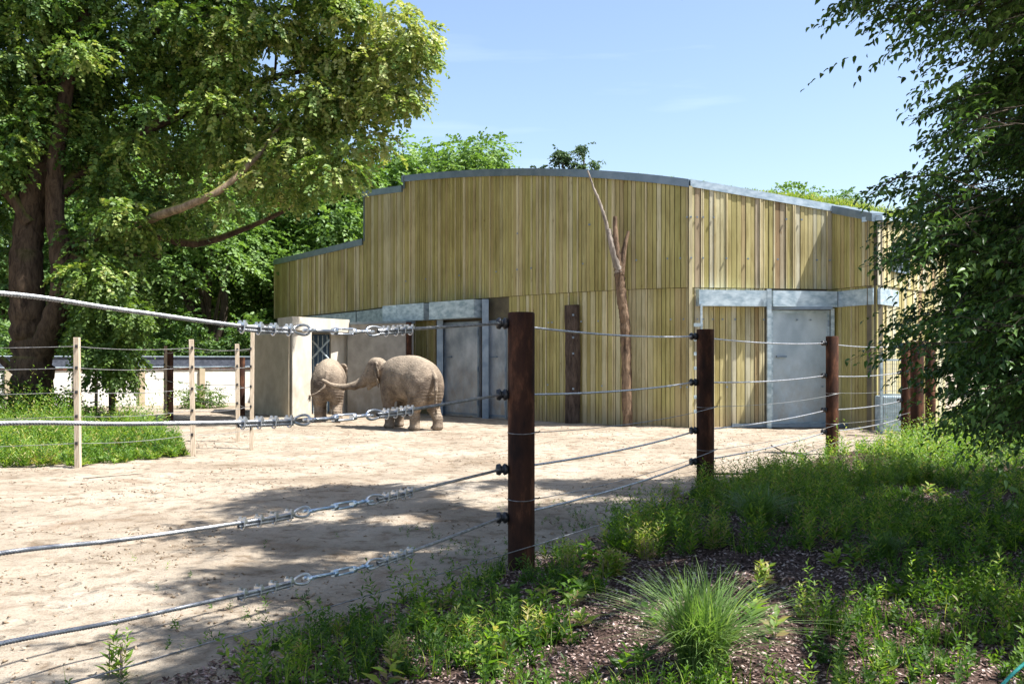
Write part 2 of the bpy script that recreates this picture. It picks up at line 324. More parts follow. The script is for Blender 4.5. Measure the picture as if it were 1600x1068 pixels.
# ------------------------------------------------------------------ ground
def axis(lo, hi, step, far):
    a = list(np.arange(lo, hi + step / 2, step)); s = step; L = []; x = lo
    while x > -far: s *= 1.35; x -= s; L.append(x)
    s = step; R_ = []; x = hi
    while x < far: s *= 1.35; x += s; R_.append(x)
    return np.array(L[::-1] + a + R_)
xs = axis(-12, 14, .10, 900); ys = axis(4, 36, .10, 900)
X, Y = np.meshgrid(xs, ys); Z = gz(X, Y)
rut = (fnoise(X * 3.1, Y * 3.1, 4) - .47) * .07 * np.clip(1 - np.abs(Y - 18) / 40, 0, 1); Z = Z + rut
V = np.stack([X, Y, Z], -1).reshape(-1, 3); ny, nx = X.shape
i = np.arange(ny - 1)[:, None] * nx; j = np.arange(nx - 1)[None, :]
Q = np.stack([i + j, i + j + 1, i + nx + j + 1, i + nx + j], -1).reshape(-1, 4)
tag(npmesh('ground', V, Q, M['sand'], smooth=True), kind='structure')
# mulch bed on the near side of the fence
ym = np.arange(2.5, 26, .09); um = np.arange(0, 22, .10)
U, YM = np.meshgrid(um, ym)
edge = fence_x(YM) - .15 + (fnoise(YM * .9, YM * 0 + 3, 3) - .5) * 1.2 + .4 * np.clip((9 - YM) / 3, 0, 1)
XM = edge + U; lift = np.clip(U / .5, 0, 1) * .07 - .05
ZM = gz(XM, YM) + lift + (fnoise(XM * 2.6, YM * 2.6, 4) - .45) * .07
ny, nx = XM.shape; i = np.arange(ny - 1)[:, None] * nx; j = np.arange(nx - 1)[None, :]
Q = np.stack([i + j, i + j + 1, i + nx + j + 1, i + nx + j], -1).reshape(-1, 4)
tag(npmesh('mulch_bed', np.stack([XM, YM, ZM], -1).reshape(-1, 3), Q, M['mulch'], smooth=True), kind='structure')
def mz(x, y):
    x = np.asarray(x, float); y = np.asarray(y, float)
    e = fence_x(y) - .15 + (fnoise(y * .9, y * 0 + 3, 3) - .5) * 1.2 + .4 * np.clip((9 - y) / 3, 0, 1); u = x - e
    zz = gz(x, y) + np.clip(u / .5, 0, 1) * .07 - .05 + (fnoise(x * 2.6, y * 2.6, 4) - .45) * .07
    g0 = gz(x, y) + (fnoise(x * 3.1, y * 3.1, 4) - .47) * .07
    return np.where(u > 0, np.maximum(zz, g0), g0), u
# chips
def tetras(P, size, flat):
    n = len(P); a = RNG.random(n) * 2 * np.pi; ti = RNG.normal(0, .35, n)
    u = np.stack([np.cos(a), np.sin(a), ti], -1); v = np.stack([-np.sin(a), np.cos(a), RNG.normal(0, .35, n)], -1)
    L = size * (.5 + RNG.random(n)); Wd = L * (.25 + .35 * RNG.random(n)); w = np.array([0, 0, 1.])[None] * (L * flat)[:, None]
    V = np.stack([P - u * L[:, None] - v * Wd[:, None] * .4, P + u * L[:, None] * .8 - v * Wd[:, None], P + u * L[:, None] * .5 + v * Wd[:, None], P - u * L[:, None] * .3 + v * Wd[:, None] * .3 + w], 1)
    b = np.arange(n)[:, None] * 4
    Fc = np.concatenate([b + np.array([[0, 1, 3]]), b + np.array([[1, 2, 3]]), b + np.array([[2, 0, 3]]), b + np.array([[0, 2, 1]])], 0)
    return V.reshape(-1, 3), Fc
n = 75000; yy = 4.5 + 13 * RNG.random(n) ** 1.6; uu = RNG.random(n) ** 1.2 * 10 - .2
xx = fence_x(yy) + uu; keep = np.abs(xx) < yy * .62; xx = xx[keep]; yy = yy[keep]; z, u = mz(xx, yy); k_ = u > -.15; xx, yy, z = xx[k_], yy[k_], z[k_]
V, Fc = tetras(np.stack([xx, yy, z + .006], -1), .020, .4)
tag(npmesh('wood_chips', V, Fc, M['chips'], tint=np.repeat(RNG.random(len(xx)), 4)), 'pinkish brown wood chip mulch spread over the planting bed in front', 'mulch', kind='stuff')
n = 16000; yy = 5.5 + 24 * RNG.random(n) ** 1.3; xx = (RNG.random(n) * 2 - 1) * yy * .56; kk = xx < fence_x(yy) - .1
cl = fnoise(xx * .8, yy * .8, 3); kk &= RNG.random(n) < np.clip((cl - .40) * 5, .06, 1); xx, yy = xx[kk], yy[kk]
V, Fc = tetras(np.stack([xx, yy, mz(xx, yy)[0] + .002], -1), .022, .6)
tag(npmesh('dirt_clods', V, Fc, M['clods'], tint=np.repeat(RNG.random(len(xx)), 4)), 'small clods and bits of bark scattered over the sandy paddock', 'dirt', kind='stuff')

# ------------------------------------------------------------------ foliage machinery
def nrm(a): return a / (np.linalg.norm(a, axis=-1, keepdims=True) + 1e-9)
def leaf_geo(C, U, Nn, L, Wd, tint, shape=2, fold=.25):
    """C base point, U direction, Nn normal, length, width; two or four triangles a leaf"""
    U = nrm(U); Vd = nrm(np.cross(Nn, U)); Nn = np.cross(U, Vd); n = len(C); L = L[:, None]; Wd = Wd[:, None]
    if shape == 2:
        P = np.stack([C, C + U * L * .48 + Vd * Wd * .5 + Nn * Wd * fold, C + U * L, C + U * L * .48 - Vd * Wd * .5 + Nn * Wd * fold], 1)
        b = np.arange(n)[:, None] * 4; Fc = np.concatenate([b + [[0, 1, 2]], b + [[0, 2, 3]]], 0); k = 4
    else:
        D = np.array([0, 0, -1.])[None]
        P = np.stack([C, C + U * L * .3 + Vd * Wd * .5 + Nn * Wd * fold, C + U * L * .68 + Vd * Wd * .38 + Nn * Wd * fold + D * L * .05, C + U * L * .98 + D * L * .2,
                      C + U * L * .68 - Vd * Wd * .38 + Nn * Wd * fold + D * L * .05, C + U * L * .3 - Vd * Wd * .5 + Nn * Wd * fold, C + U * L * .5], 1)
        b = np.arange(n)[:, None] * 7
        Fc = np.concatenate([b + [[0, 1, 6]], b + [[1, 2, 6]], b + [[2, 3, 6]], b + [[3, 4, 6]], b + [[4, 5, 6]], b + [[5, 0, 6]]], 0); k = 7
    return P.reshape(-1, 3), Fc, np.repeat(tint, k)
def sprays(O, D, L, nl, leafL, ratio=.6, droop=.25, spread=.9, tint=None, shape=2, jitter=.0, upn=1.0, spiral=False):
    """O origins (n,3), D directions, L lengths; nl leaves alternate along each spray"""
    n = len(O); D = nrm(D); side = nrm(np.cross(D, np.array([0, 0, 1.]) + RNG.normal(0, .25, (n, 3)))); nn = nrm(np.cross(side, D))
    t = (np.arange(nl)[None, :] + RNG.random((n, nl)) * .6) / nl
    P = O[:, None] + D[:, None] * (L[:, None] * t)[..., None]; P[..., 2] -= droop * (L[:, None] * t) ** 2 / np.maximum(L[:, None], .01)
    s = np.where(np.arange(nl) % 2 == 0, 1., -1.)[None, :, None]
    if spiral:
        a = (np.arange(nl)[None, :] * 2.4 + RNG.random((n, 1)) * 6.28); out = side[:, None] * np.cos(a)[..., None] + nn[:, None] * np.sin(a)[..., None]
        U = out * spread + D[:, None] * .55 + RNG.normal(0, .18, (n, nl, 3)); NN = nrm(D[:, None] * 1.0 - out * .4 + RNG.normal(0, .25, (n, nl, 3)))
    else:
        U = side[:, None] * s * spread + D[:, None] * .7 + RNG.normal(0, .28, (n, nl, 3)); U[..., 2] -= .35
        NN = nn[:, None] * upn + RNG.normal(0, .38, (n, nl, 3))
    if jitter: P = P + RNG.normal(0, jitter, P.shape)
    prof = (1 - .45 * t) if spiral else 1.0
    LL = leafL * (.7 + .6 * RNG.random((n, nl))) * prof
    if tint is None: tint = RNG.random(n)
    T = np.clip(tint[:, None] + RNG.normal(0, .16, (n, nl)), 0, 1)
    return leaf_geo(P.reshape(-1, 3), U.reshape(-1, 3), NN.reshape(-1, 3), LL.ravel(), LL.ravel() * ratio, T.ravel(), shape)
def join(parts):
    V = []; Fc = []; T = []; b = 0
    for v, f, t in parts: V.append(v); Fc.append(f + b); T.append(t); b += len(v)
    return np.concatenate(V), np.concatenate(Fc), np.concatenate(T)
def clump_sprays(cl, per, sprayL, shell=.55, flat=.7, down=.25):
    """random spray origins and outward directions in ball-shaped clumps (cx,cy,cz,r)"""
    C = cl[:, :3]; R_ = cl[:, 3]; w = R_ ** 2; cnt = np.maximum((per * len(cl) * w / w.sum()).astype(int), 4)
    idx = np.repeat(np.arange(len(cl)), cnt); n = len(idx)
    d = nrm(RNG.normal(0, 1, (n, 3))); d[:, 2] = np.where(d[:, 2] < 0, d[:, 2] * .75, d[:, 2]); rr = shell + (1 - shell) * RNG.random(n) ** .7
    O = C[idx] + d * (R_[idx] * rr)[:, None] * np.array([1, 1, flat]); D = d * np.array([1, 1, .5]) + RNG.normal(0, .35, (n, 3)); D[:, 2] -= down
    tc_ = RNG.random(len(cl)); t = np.clip(.5 * tc_[idx] + .5 * RNG.random(n), 0, 1)
    return O, D, sprayL * (.6 + .8 * RNG.random(n)), t
def inpoly(px, py, poly):
    c = np.zeros(len(px), bool); n = len(poly)
    for i in range(n):
        x1, y1 = poly[i]; x2, y2 = poly[(i + 1) % n]
        k = ((y1 > py) != (y2 > py)) & (px < (x2 - x1) * (py - y1) / ((y2 - y1) + 1e-9) + x1); c ^= k
    return c
def limb(pts, r0, r1, mat, name, parent, n=24, sides=10, noise_=.18):
    P = curve(pts, n); R_ = np.linspace(r0, r1, n); P[1:-1] += RNG.normal(0, 1, (n - 2, 3)) * R_[1:-1, None] * (.12 if r0 < .1 else .035)
    V, Q = tube_np(P, R_, sides, noise=noise_); return V, Q
def limbs(name, lst, mat, parent):
    V = []; Q = []; b = 0
    for pts, r0, r1, n in lst:
        v, q = limb(pts, r0, r1, None, None, None, n=n, sides=10 if r0 > .08 else 6); V.append(v); Q.append(q + b); b += len(v)
    return npmesh(name, np.concatenate(V), np.concatenate(Q), mat, parent, smooth=True)

# ------------------------------------------------------------------ the elephant house
hs = empty('elephant_house', 'large curved elephant house clad in upright yellow-green boards with stepped zinc roof edge', 'building')
SEAM = 4.13
pm = np.array([632, 725, 850, 960, 1077]); dm = np.array([37, 34.0, 31.2, 29.6, 28.3]); tm = np.array([275, 267, 264, 268.5, 281])
cd = np.polyfit(pm, dm, 2); ct = np.polyfit(pm, tm, 3)
pxs = np.linspace(632, 1077, 34)
def plan(px, d, ty): return (xat(px, d), d, CAMZ + (HZ - ty) / F * d)
sec_main = [plan(p, np.polyval(cd, p), np.polyval(ct, p)) for p in pxs]
dC = np.polyval(cd, 632); dG = np.polyval(cd, 1077)
sec_mid = [plan(570, 41, 299), plan(600, 39, 294.5), plan(632, dC, 290)]
sec_low = [plan(431, 50, 406), plan(500, 45.0, 390), plan(570, 41, 373)]
H_ = (xat(1302, 29.1), 29.1); I_ = (xat(1368, 27.4), 27.4); J_ = (xat(1475, 31.5), 31.5)
sec_right = [plan(1077, dG, 281), plan(1190, 28.7, 300.5), plan(1302, 29.1, 320.5)]
sec_jut = [plan(1302, 29.1, 320.5), plan(1368, 27.4, 333)]
sec_end = [plan(1368, 27.4, 338), plan(1475, 31.5, 349)]
def resample(sec, widths):
    P = np.array(sec); L = np.concatenate([[0], np.cumsum(np.linalg.norm(np.diff(P[:, :2], axis=0), axis=1))]); out = [0.0]; kinds = []
    while out[-1] < L[-1] - .05:
        w, k = widths(); out.append(min(out[-1] + w, L[-1])); kinds.append(k)
    q = np.stack([np.interp(out, L, P[:, c]) for c in range(3)], -1); return q, kinds
def wfun():
    return random.choice([(.13, 'b'), (.16, 'b'), (.12, 'b'), (.18, 'b'), (.14, 'b'), (.06, 't'), (.05, 't')])
def put_board(a, b_, z0, za, zb, th, back, mat, parent, nm='board'):
    a = Vector((a[0], a[1], 0)); b_ = Vector((b_[0], b_[1], 0)); t = (b_ - a).normalized(); nn = Vector((t.y, -t.x, 0))
    g = .009; a2 = a + t * g; b2 = b_ - t * g; o0 = nn * back; o1 = nn * (back + th)
    poly = [a2 + o1, b2 + o1, b2 + o0, a2 + o0]
    mb = MB(); mb.prism([(p.x, p.y) for p in poly], z0, [za, zb, zb, za]); return mb.build(nm, mat, parent)
def clad(sec, pale=False, lower=True, skip=(), wf=wfun, upper=True):
    q, kinds = resample(sec, wf)
    for i in range(len(q) - 1):
        a, b_ = q[i], q[i + 1]; px = 800 + F * (a[0] + b_[0]) / (a[1] + b_[1])
        tk = kinds[i] == 't'; th = random.choice([.030, .038, .045]) + (.03 if tk else 0)
        mt = M['batten'] if tk else (M['board_sunlit'] if pale else M['board'])
        if upper: put_board(a, b_, SEAM + .006, a[2] - .03, b_[2] - .03, th, .04, mt, hs, 'batten' if tk else 'board')
        if lower and not any(s0 < px < s1 for s0, s1 in skip): put_board(a, b_, -.1, SEAM - .008, SEAM - .008, th, .005, mt, hs, 'batten' if tk else 'board')
clad(sec_main, skip=((632, 640), (683, 795)))
clad(sec_mid, lower=False, wf=lambda: random.choice([(.34, 'b'), (.28, 'b'), (.10, 't'), (.24, 'b')]))
clad(sec_low, lower=False, wf=lambda: random.choice([(.38, 'b'), (.30, 'b'), (.12, 't'), (.24, 'b')]))
clad(sec_right, pale=True, skip=((1194, 1294),))
clad(sec_jut, pale=False); clad(sec_end, pale=True, wf=lambda: random.choice([(.25, 'b'), (.2, 'b'), (.08, 't')]))
def backing(sec, name='wall', z0=-.3, dz=-.06):
    mb = MB()
    for i in range(len(sec) - 1):
        a = Vector(sec[i][:2] + (0,)) if isinstance(sec[i], tuple) else Vector((sec[i][0], sec[i][1], 0)); b_ = Vector((sec[i + 1][0], sec[i + 1][1], 0)); t = (b_ - a).normalized(); nn = Vector((t.y, -t.x, 0)) * -.25
        mb.prism([(a.x, a.y), (b_.x, b_.y), (b_.x + nn.x, b_.y + nn.y), (a.x + nn.x, a.y + nn.y)], z0, [sec[i][2] + dz, sec[i + 1][2] + dz, sec[i + 1][2] + dz, sec[i][2] + dz])
    return mb.build(name, M['backing'], hs)
for s_ in (sec_main, sec_mid, sec_low, sec_right, sec_jut, sec_end): backing(s_)
def cap(sec, h=.24, out=.14, mat='zinc'):
    mb = MB(); P = [Vector((p[0], p[1], 0)) for p in sec]; N = []
    for i in range(len(P)):
        t = (P[min(i + 1, len(P) - 1)] - P[max(i - 1, 0)]).normalized(); N.append(Vector((t.y, -t.x, 0)))
    vs = []; n = len(P)
    for i in range(n):
        z = sec[i][2]; f = P[i] + N[i] * out; k = P[i] - N[i] * .4
        vs += [(f.x, f.y, z - h), (f.x, f.y, z), (k.x, k.y, z + .02), (k.x, k.y, z - h)]
    fs = [(3, 2, 1, 0), tuple((n - 1) * 4 + q for q in (0, 1, 2, 3))]
    for i in range(n - 1):
        for q in range(4): fs.append((i * 4 + q, i * 4 + (q + 1) % 4, i * 4 + 4 + (q + 1) % 4, i * 4 + 4 + q))
    mb.add(vs, fs); return mb.build('roof_cap', M[mat], hs)
cap(sec_main); cap(sec_mid, .25); cap(sec_low, .27); cap(sec_right, .22, .12, 'galv'); cap([sec_right[-1], sec_jut[1]], .24, .13); cap(sec_end, .12, .2, 'galv')  # paler metal on the right and end caps paints the sun there
# step faces (upright flashings where the roof edge jumps)
for (px, d, y0, y1, nm) in ((570, 41, 299, 373, 0), (632, dC, 275, 292, 1)):
    a = at(px, y1 + 4, d); z1 = CAMZ + (HZ - y0) / F * d
    MB().box(((a.x), a.y - .12, (a.z + z1) / 2), (.035, .1, (z1 - a.z) / 2)).build('step_flashing', M['zinc'], hs)
# corner trim at the fold between curved and right hand wall
a = sec_main[-1]; MB().box((a[0] + .02, a[1] - .07, (a[2] - .25) / 2), (.05, .05, (a[2] - .25) / 2 + .05)).build('corner_trim', M['batten'], hs)
# seam drip strip
def strip(sec, z, h, out, mat, name, back=.0, endcaps=True, parent=None):
    P = [Vector((p[0], p[1], 0)) for p in sec]; N = []
    for i in range(len(P)):
        t = (P[min(i + 1, len(P) - 1)] - P[max(i - 1, 0)]).normalized(); N.append(Vector((t.y, -t.x, 0)))
    vs = []; n = len(P); mb = MB()
    for i in range(n):
        f = P[i] + N[i] * out; k = P[i] + N[i] * back
        vs += [(f.x, f.y, z), (f.x, f.y, z + h), (k.x, k.y, z + h), (k.x, k.y, z)]
    fs = [(3, 2, 1, 0), tuple((n - 1) * 4 + q for q in (0, 1, 2, 3))]
    for i in range(n - 1):
        for q in range(4): fs.append((i * 4 + q, i * 4 + (q + 1) % 4, i * 4 + 4 + (q + 1) % 4, i * 4 + 4 + q))
    mb.add(vs, fs); return mb.build(name, mat, parent or hs)
# roof: sheets behind the parapets
def roof(sec, back, drop, name='roof'):
    vs = []; n = len(sec)
    for p in sec: vs.append((p[0], p[1] + .3, p[2] - .14))
    for p in sec: vs.append((p[0] + back[0], p[1] + back[1], p[2] + drop))
    for p in sec: vs.append((p[0] + back[0], p[1] + back[1], -.2))
    fs = [(i, i + 1, n + i + 1, n + i) for i in range(n - 1)] + [(n + i, n + i + 1, 2 * n + i + 1, 2 * n + i) for i in range(n - 1)]
    mb = MB(); mb.add(vs, fs); mb.build(name, M['soil'], hs)
roof(sec_main, (8, 11), -1.0); roof(sec_mid + [], (12, 9), -1.2); roof(sec_low, (12, 6), -.6)
roof(sec_right, (7, 11), .35); roof([sec_jut[0], sec_end[0], sec_end[1]], (4, 9), .6)
# steel beams over the doors
def subsec(p0, p1, n=8):
    return [plan(p, np.polyval(cd, p), 300) for p in np.linspace(p0, p1, n)]
def lowsec(p0, p1):
    pts = [(431, 50), (500, 45), (570, 41), (632, dC)]; return [plan(p, np.interp(p, [a_ for a_, _ in pts], [b2 for _, b2 in pts]), 300) for p in np.linspace(p0, p1, 5)]
strip(lowsec(480, 565), SEAM - .75, .68, .28, M['galv'], 'door_beam', .06)
strip(lowsec(567, 632), SEAM - .75, .68, .28, M['galv'], 'door_beam', .06)
strip(subsec(640, 683), SEAM - .68, .62, .62, M['galv'], 'door_beam', .08)
strip(subsec(618, 641, 3), SEAM - .68, .62, .60, M['galv'], 'door_beam', .08)
strip(subsec(692, 762), SEAM - .68, .62, .63, M['galv'], 'door_beam', .08)
rs = lambda p: plan(p, np.interp(p, [1077, 1190, 1302], [dG, 28.7, 29.1]), 300)
strip([rs(1086), rs(1140), rs(1192)], SEAM - .55, .47, .36, M['galv'], 'door_beam', .08)
strip([rs(1200), rs(1255), rs(1299)], SEAM - .55, .47, .36, M['galv'], 'door_beam', .08)
strip([sec_jut[0], sec_jut[1]], SEAM - .55, .47, .10, M['galv'], 'door_beam', .06)
strip([sec_end[0], (sec_end[0][0] + 1.1, sec_end[0][1] + 1.35, 0)], SEAM - .55, .47, .14, M['galv'], 'door_beam', .06)
# door leaves and frames
def leafdoor(p0, p1, ztop, depth=.03, wt=.08, mt='door'):
    a = Vector(plan(p0, np.polyval(cd, p0) if p0 < 1077 else rs(p0)[1], 0)[:2] + (0,)); b_ = Vector(plan(p1, np.polyval(cd, p1) if p1 < 1077 else rs(p1)[1], 0)[:2] + (0,))
    t = (b_ - a).normalized(); nn = Vector((t.y, -t.x, 0)); mb = MB()
    mb.prism([tuple((a + nn * (depth + wt)).xy), tuple((b_ + nn * (depth + wt)).xy), tuple((b_ + nn * depth).xy), tuple((a + nn * depth).xy)], 0, ztop)
    d = mb.build('door', M[mt], hs)
    # raised edge frame
    fr = MB(); w = (b_ - a).length; rot = Matrix.Rotation(math.atan2(t.y, t.x), 4, 'Z').to_3x3(); c0 = (a + b_) / 2 + nn * (depth + wt + .012)
    for sx in (-1, 1): fr.box(c0 + t * sx * (w / 2 - .05) + Vector((0, 0, ztop / 2)), (.04, .014, ztop / 2 - .01), rot)
    for zz in (.1, ztop - .06): fr.box(c0 + Vector((0, 0, zz)), (w / 2 - .092, .012, .04), rot)
    fr.build('door_frame', M['galvframe'] if p0 < 1077 else M['galv'], d)
    for zz in (.5, ztop / 2, ztop - .4):
        hg = MB(); hg.tube([c0 + t * (w / 2 - .05) + nn * .03 + Vector((0, 0, zz - .09)), c0 + t * (w / 2 - .05) + nn * .03 + Vector((0, 0, zz + .09))], .025, 8); hg.build('hinge', M['galvframe'], d)
    hd = MB(); hd.box(c0 + t * (-w / 2 + .35) + Vector((0, 0, 2.1)) + nn * .03, (.16, .03, .025), rot); hd.build('handle', M['galvframe'], d)
    return d
leafdoor(697, 753, 3.35); leafdoor(766, 796, 3.35); leafdoor(1201, 1294, 3.5, .02, .07, 'doorlight')
def column(px, d, w, z1, out, mat, dp=.06):
    MB().box((xat(px, d), d - out, z1 / 2), (w, dp, z1 / 2)).build('door_post', mat, hs)
for px in (689, 759): column(px, np.polyval(cd, px), .11, SEAM - .06, .42, M['galvframe'], .10)
column(571, 38.2, .10, 3.4, .1, M['galvframe'])
column(1195, 28.71, .06, SEAM - .05, .47, M['galv'], .05)
column(1298, 29.05, .05, 3.55, .15, M['galv'], .04)
MB().box((xat(1240, 28.7), 28.5, .06), (1.9, .1, .05)).build('door_rail', M['galvframe'], hs)
MB().box((xat(1248, 28.7), 28.6, 3.54), (.95, .09, .04)).build('door_rail', M['galvframe'], hs)
# bolt heads on boards, joined
mb = MB()
for s_, k in ((sec_main, 40), (sec_right, 26)):
    P = np.array(s_); 
    for q in range(k):
        t = random.random() * (len(P) - 1.001); i = int(t); a = P[i] * (1 - t + i) + P[i + 1] * (t - i); tt = Vector((P[i + 1][0] - P[i][0], P[i + 1][1] - P[i][1], 0)).normalized(); nn = Vector((tt.y, -tt.x, 0))
        z = random.choice([1.2, 3.2, 5.0, 6.2]); 
        if z > a[2] - .4: continue
        c0 = Vector((a[0], a[1], z)) + nn * .13; mb.box(c0, (.022, .022, .022))
bb = mb.build('bolt', M['galvframe'], hs); bb['kind'] = 'stuff'
# window in the end wall
a = Vector(sec_end[0]); b_ = Vector(sec_end[1]); t = Vector((b_.x - a.x, b_.y - a.y, 0)).normalized(); nn = Vector((t.y, -t.x, 0)); rot = Matrix.Rotation(math.atan2(t.y, t.x), 4, 'Z').to_3x3()
wc = Vector((a.x, a.y, 0)) + t * 1.55 + nn * .1 + Vector((0, 0, 4.95))
wd = MB().box(wc, (.55, .03, .34), rot).build('window', M['darkglass'], hs)
fr = MB()
for s_ in (-1, 1): fr.box(wc + t * s_ * .56 + nn * .03, (.03, .04, .37), rot); fr.box(wc + Vector((0, 0, s_ * .35)) + nn * .032, (.53, .04, .03), rot)
fr.box(wc + nn * .05, (.02, .02, .32), rot); fr.build('window_frame', M['galvframe'], wd)
# rung bracket at the fold
mb = MB()
for z in np.arange(.5, 3.4, .42): mb.box((xat(1090, 28.1), 28.0, z), (.13, .03, .05))
mb.box((xat(1095, 28.1), 28.02, 1.9), (.03, .03, 1.75)); mb.build('rung_bracket', M['galv'], hs)

# green roof planting
pts = []
for sec, w0 in ((sec_right, 1.0), ([sec_jut[0], sec_end[0], sec_end[1]], 1.3), (sec_main[-8:], .25)):
    P = np.array(sec); n = int(900 * w0); t = RNG.random(n) * (len(P) - 1.001); i = t.astype(int); f = (t - i)[:, None]; q = P[i] * (1 - f) + P[i + 1] * f
    back = .35 + 3.5 * RNG.random(n); q = q + np.stack([back * .45, back, -.10 + back * .09], -1); pts.append(q)
q = np.concatenate(pts); n = len(q); h = (.12 + .38 * RNG.random(n)) * np.clip((q[:, 0] - 5.5) / 5, .25, 1.15)
D = np.stack([RNG.normal(0, .25, n), RNG.normal(0, .25, n), np.ones(n)], -1)
V, Fc, T = sprays(q, D, h, 14, .16, .22, 0, .45, spiral=True)
o = npmesh('roof_grass', V, Fc, M['roofgrass'], tint=T); tag(o, 'bright yellow-green grass growing on the sloping roof behind the right parapet', 'grass', kind='stuff')

# ------------------------------------------------------------------ concrete gateway left of the doors
gt = empty('concrete_gateway', 'pale concrete gateway with heavy pier and lintel left of the smaller elephant', 'gateway')
def pxy(px, d): return (xat(px, d), d)
P0, P1, P2, P3 = pxy(397, 36), pxy(457, 33.3), pxy(487, 34.0), pxy(432, 37.6)
MB().prism([P0, P1, P2, P3], -.2, 3.02).build('pier', M['concrete'], gt)
# applied pale facing strips on the pier's left face
t = (Vector(P1 + (0,)) - Vector(P0 + (0,))).normalized(); nn = Vector((t.y, -t.x, 0)); rot = Matrix.Rotation(math.atan2(t.y, t.x), 4, 'Z').to_3x3(); L_ = (Vector(P1) - Vector(P0)).length
for f0, f1, o_ in ((.02, .30, .02), (.31, .80, .035), (.81, .97, .07)):
    c0 = Vector(P0 + (0,)) + t * L_ * (f0 + f1) / 2 + nn * o_ + Vector((0, 0, 1.42)); MB().box(c0, (L_ * (f1 - f0) / 2, .03, 1.5), rot).build('facing_panel', M['stain'], gt)
MB().prism([pxy(517, 35.6), pxy(542, 36.3), pxy(536, 38.6), pxy(508, 38)], -.2, 3.02).build('pier', M['concrete'], gt)
MB().prism([pxy(434, 34.6), pxy(457, 33.1), pxy(546, 35.9), pxy(520, 38.3), pxy(440, 38.3)], 3.03, 3.50).build('lintel', M['concrete'], gt)
MB().prism([pxy(397, 35.9), pxy(433, 34.5), pxy(438, 38.2), pxy(400, 38.2)], 3.03, 3.30).build('lintel', M['concrete'], gt)
# gate leaf of steel bars seen in the opening
g2 = MB(); g2.box((xat(502, 36), 36.2, 1.5), (.55, .03, 1.45)); gate = g2.build('gate_panel', M['blue'], gt)
g3 = MB()
g3.tube([at(487, 560, 35.4), at(515, 500 + 30, 35.4)], .04, 6); g3.tube([at(488, 532, 35.4), at(513, 560, 35.4)], .035, 6)
for px in (490, 497, 504, 511): g3.tube([Vector((xat(px, 35.6), 35.6, 0)), Vector((xat(px, 35.6), 35.6, 2.9))], .018, 6)
g3.build('gate_bars', M['galv'], gt)
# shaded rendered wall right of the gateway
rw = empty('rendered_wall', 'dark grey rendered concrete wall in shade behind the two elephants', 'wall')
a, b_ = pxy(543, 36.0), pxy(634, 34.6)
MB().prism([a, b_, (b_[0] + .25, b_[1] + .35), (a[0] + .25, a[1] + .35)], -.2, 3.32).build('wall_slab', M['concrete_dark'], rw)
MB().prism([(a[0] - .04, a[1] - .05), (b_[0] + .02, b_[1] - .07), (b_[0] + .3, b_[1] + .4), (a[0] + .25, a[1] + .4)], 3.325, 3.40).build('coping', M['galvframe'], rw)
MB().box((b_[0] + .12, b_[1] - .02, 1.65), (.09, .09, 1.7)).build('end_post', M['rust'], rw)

# mesh gate at right end
mg = empty('mesh_gate', 'galvanised steel mesh gate at the right end of the elephant house', 'gate')
mb = MB(); x0, x1, dd = xat(1377, 26.2), xat(1418, 26.2), 26.2
for x in (x0, x1): mb.box((x, dd, 1.0), (.03, .03, 1.05))
for z in (.1, 1.05, 2.0): mb.box(((x0 + x1) / 2, dd, z), ((x1 - x0) / 2 - .032, .022, .025))
mb.build('gate_frame', M['galv'], mg)
mb = MB()
for x in np.arange(x0 + .06, x1, .06): mb.box((x, dd + .004, 1.05), (.004, .004, .94))
for z in np.arange(.2, 2.0, .12): mb.box(((x0 + x1) / 2, dd - .006, z), ((x1 - x0) / 2 - .03, .004, .004))
mb.build('wire_mesh', M['wire'], mg)
bk = MB(); bk.box(((x0 + x1) / 2 + .1, dd + .6, .5), (.3, .3, .5)); 
o = bk.build('steel_trough', M['galv'], None, bevel=.04); tag(o, 'grey metal trough standing behind the mesh gate', 'trough')

# ------------------------------------------------------------------ plank and snag against the wall
def wallpt(px, out): d = float(np.polyval(cd, px)); return Vector((xat(px, d) - out * .55, d - out * .83, 0))
pl = empty('dark_plank', 'dark weathered half-round plank standing against the boards left of the dead tree', 'plank', loc=tuple(wallpt(901, .28)))
mb = MB(); prof = [(-.22, .10), (-.235, -.02), (-.15, -.11), (0, -.14), (.15, -.11), (.235, -.02), (.22, .10)]
zs = np.linspace(-.2, 3.72, 16); vs = []
for k, z in enumerate(zs):
    for (x, y) in prof: vs.append((x * (1 + random.uniform(-.04, .04)) + .02 * math.sin(z), y, z + (.04 * x if k == 15 else 0)))
fs = [(i * 7 + j, i * 7 + (j + 1) % 7, i * 7 + 7 + (j + 1) % 7, i * 7 + 7 + j) for i in range(15) for j in range(7)] + [tuple(range(15 * 7, 16 * 7))]
mb.add(vs, fs).build('trunk_half', M['charred'], pl)
mb = MB()
for z in (3.4, 2.7, 2.2, 1.1): mb.box((.02, -.145, z), (.03, .02, .03))
mb.build('bolt', M['galvframe'], pl)
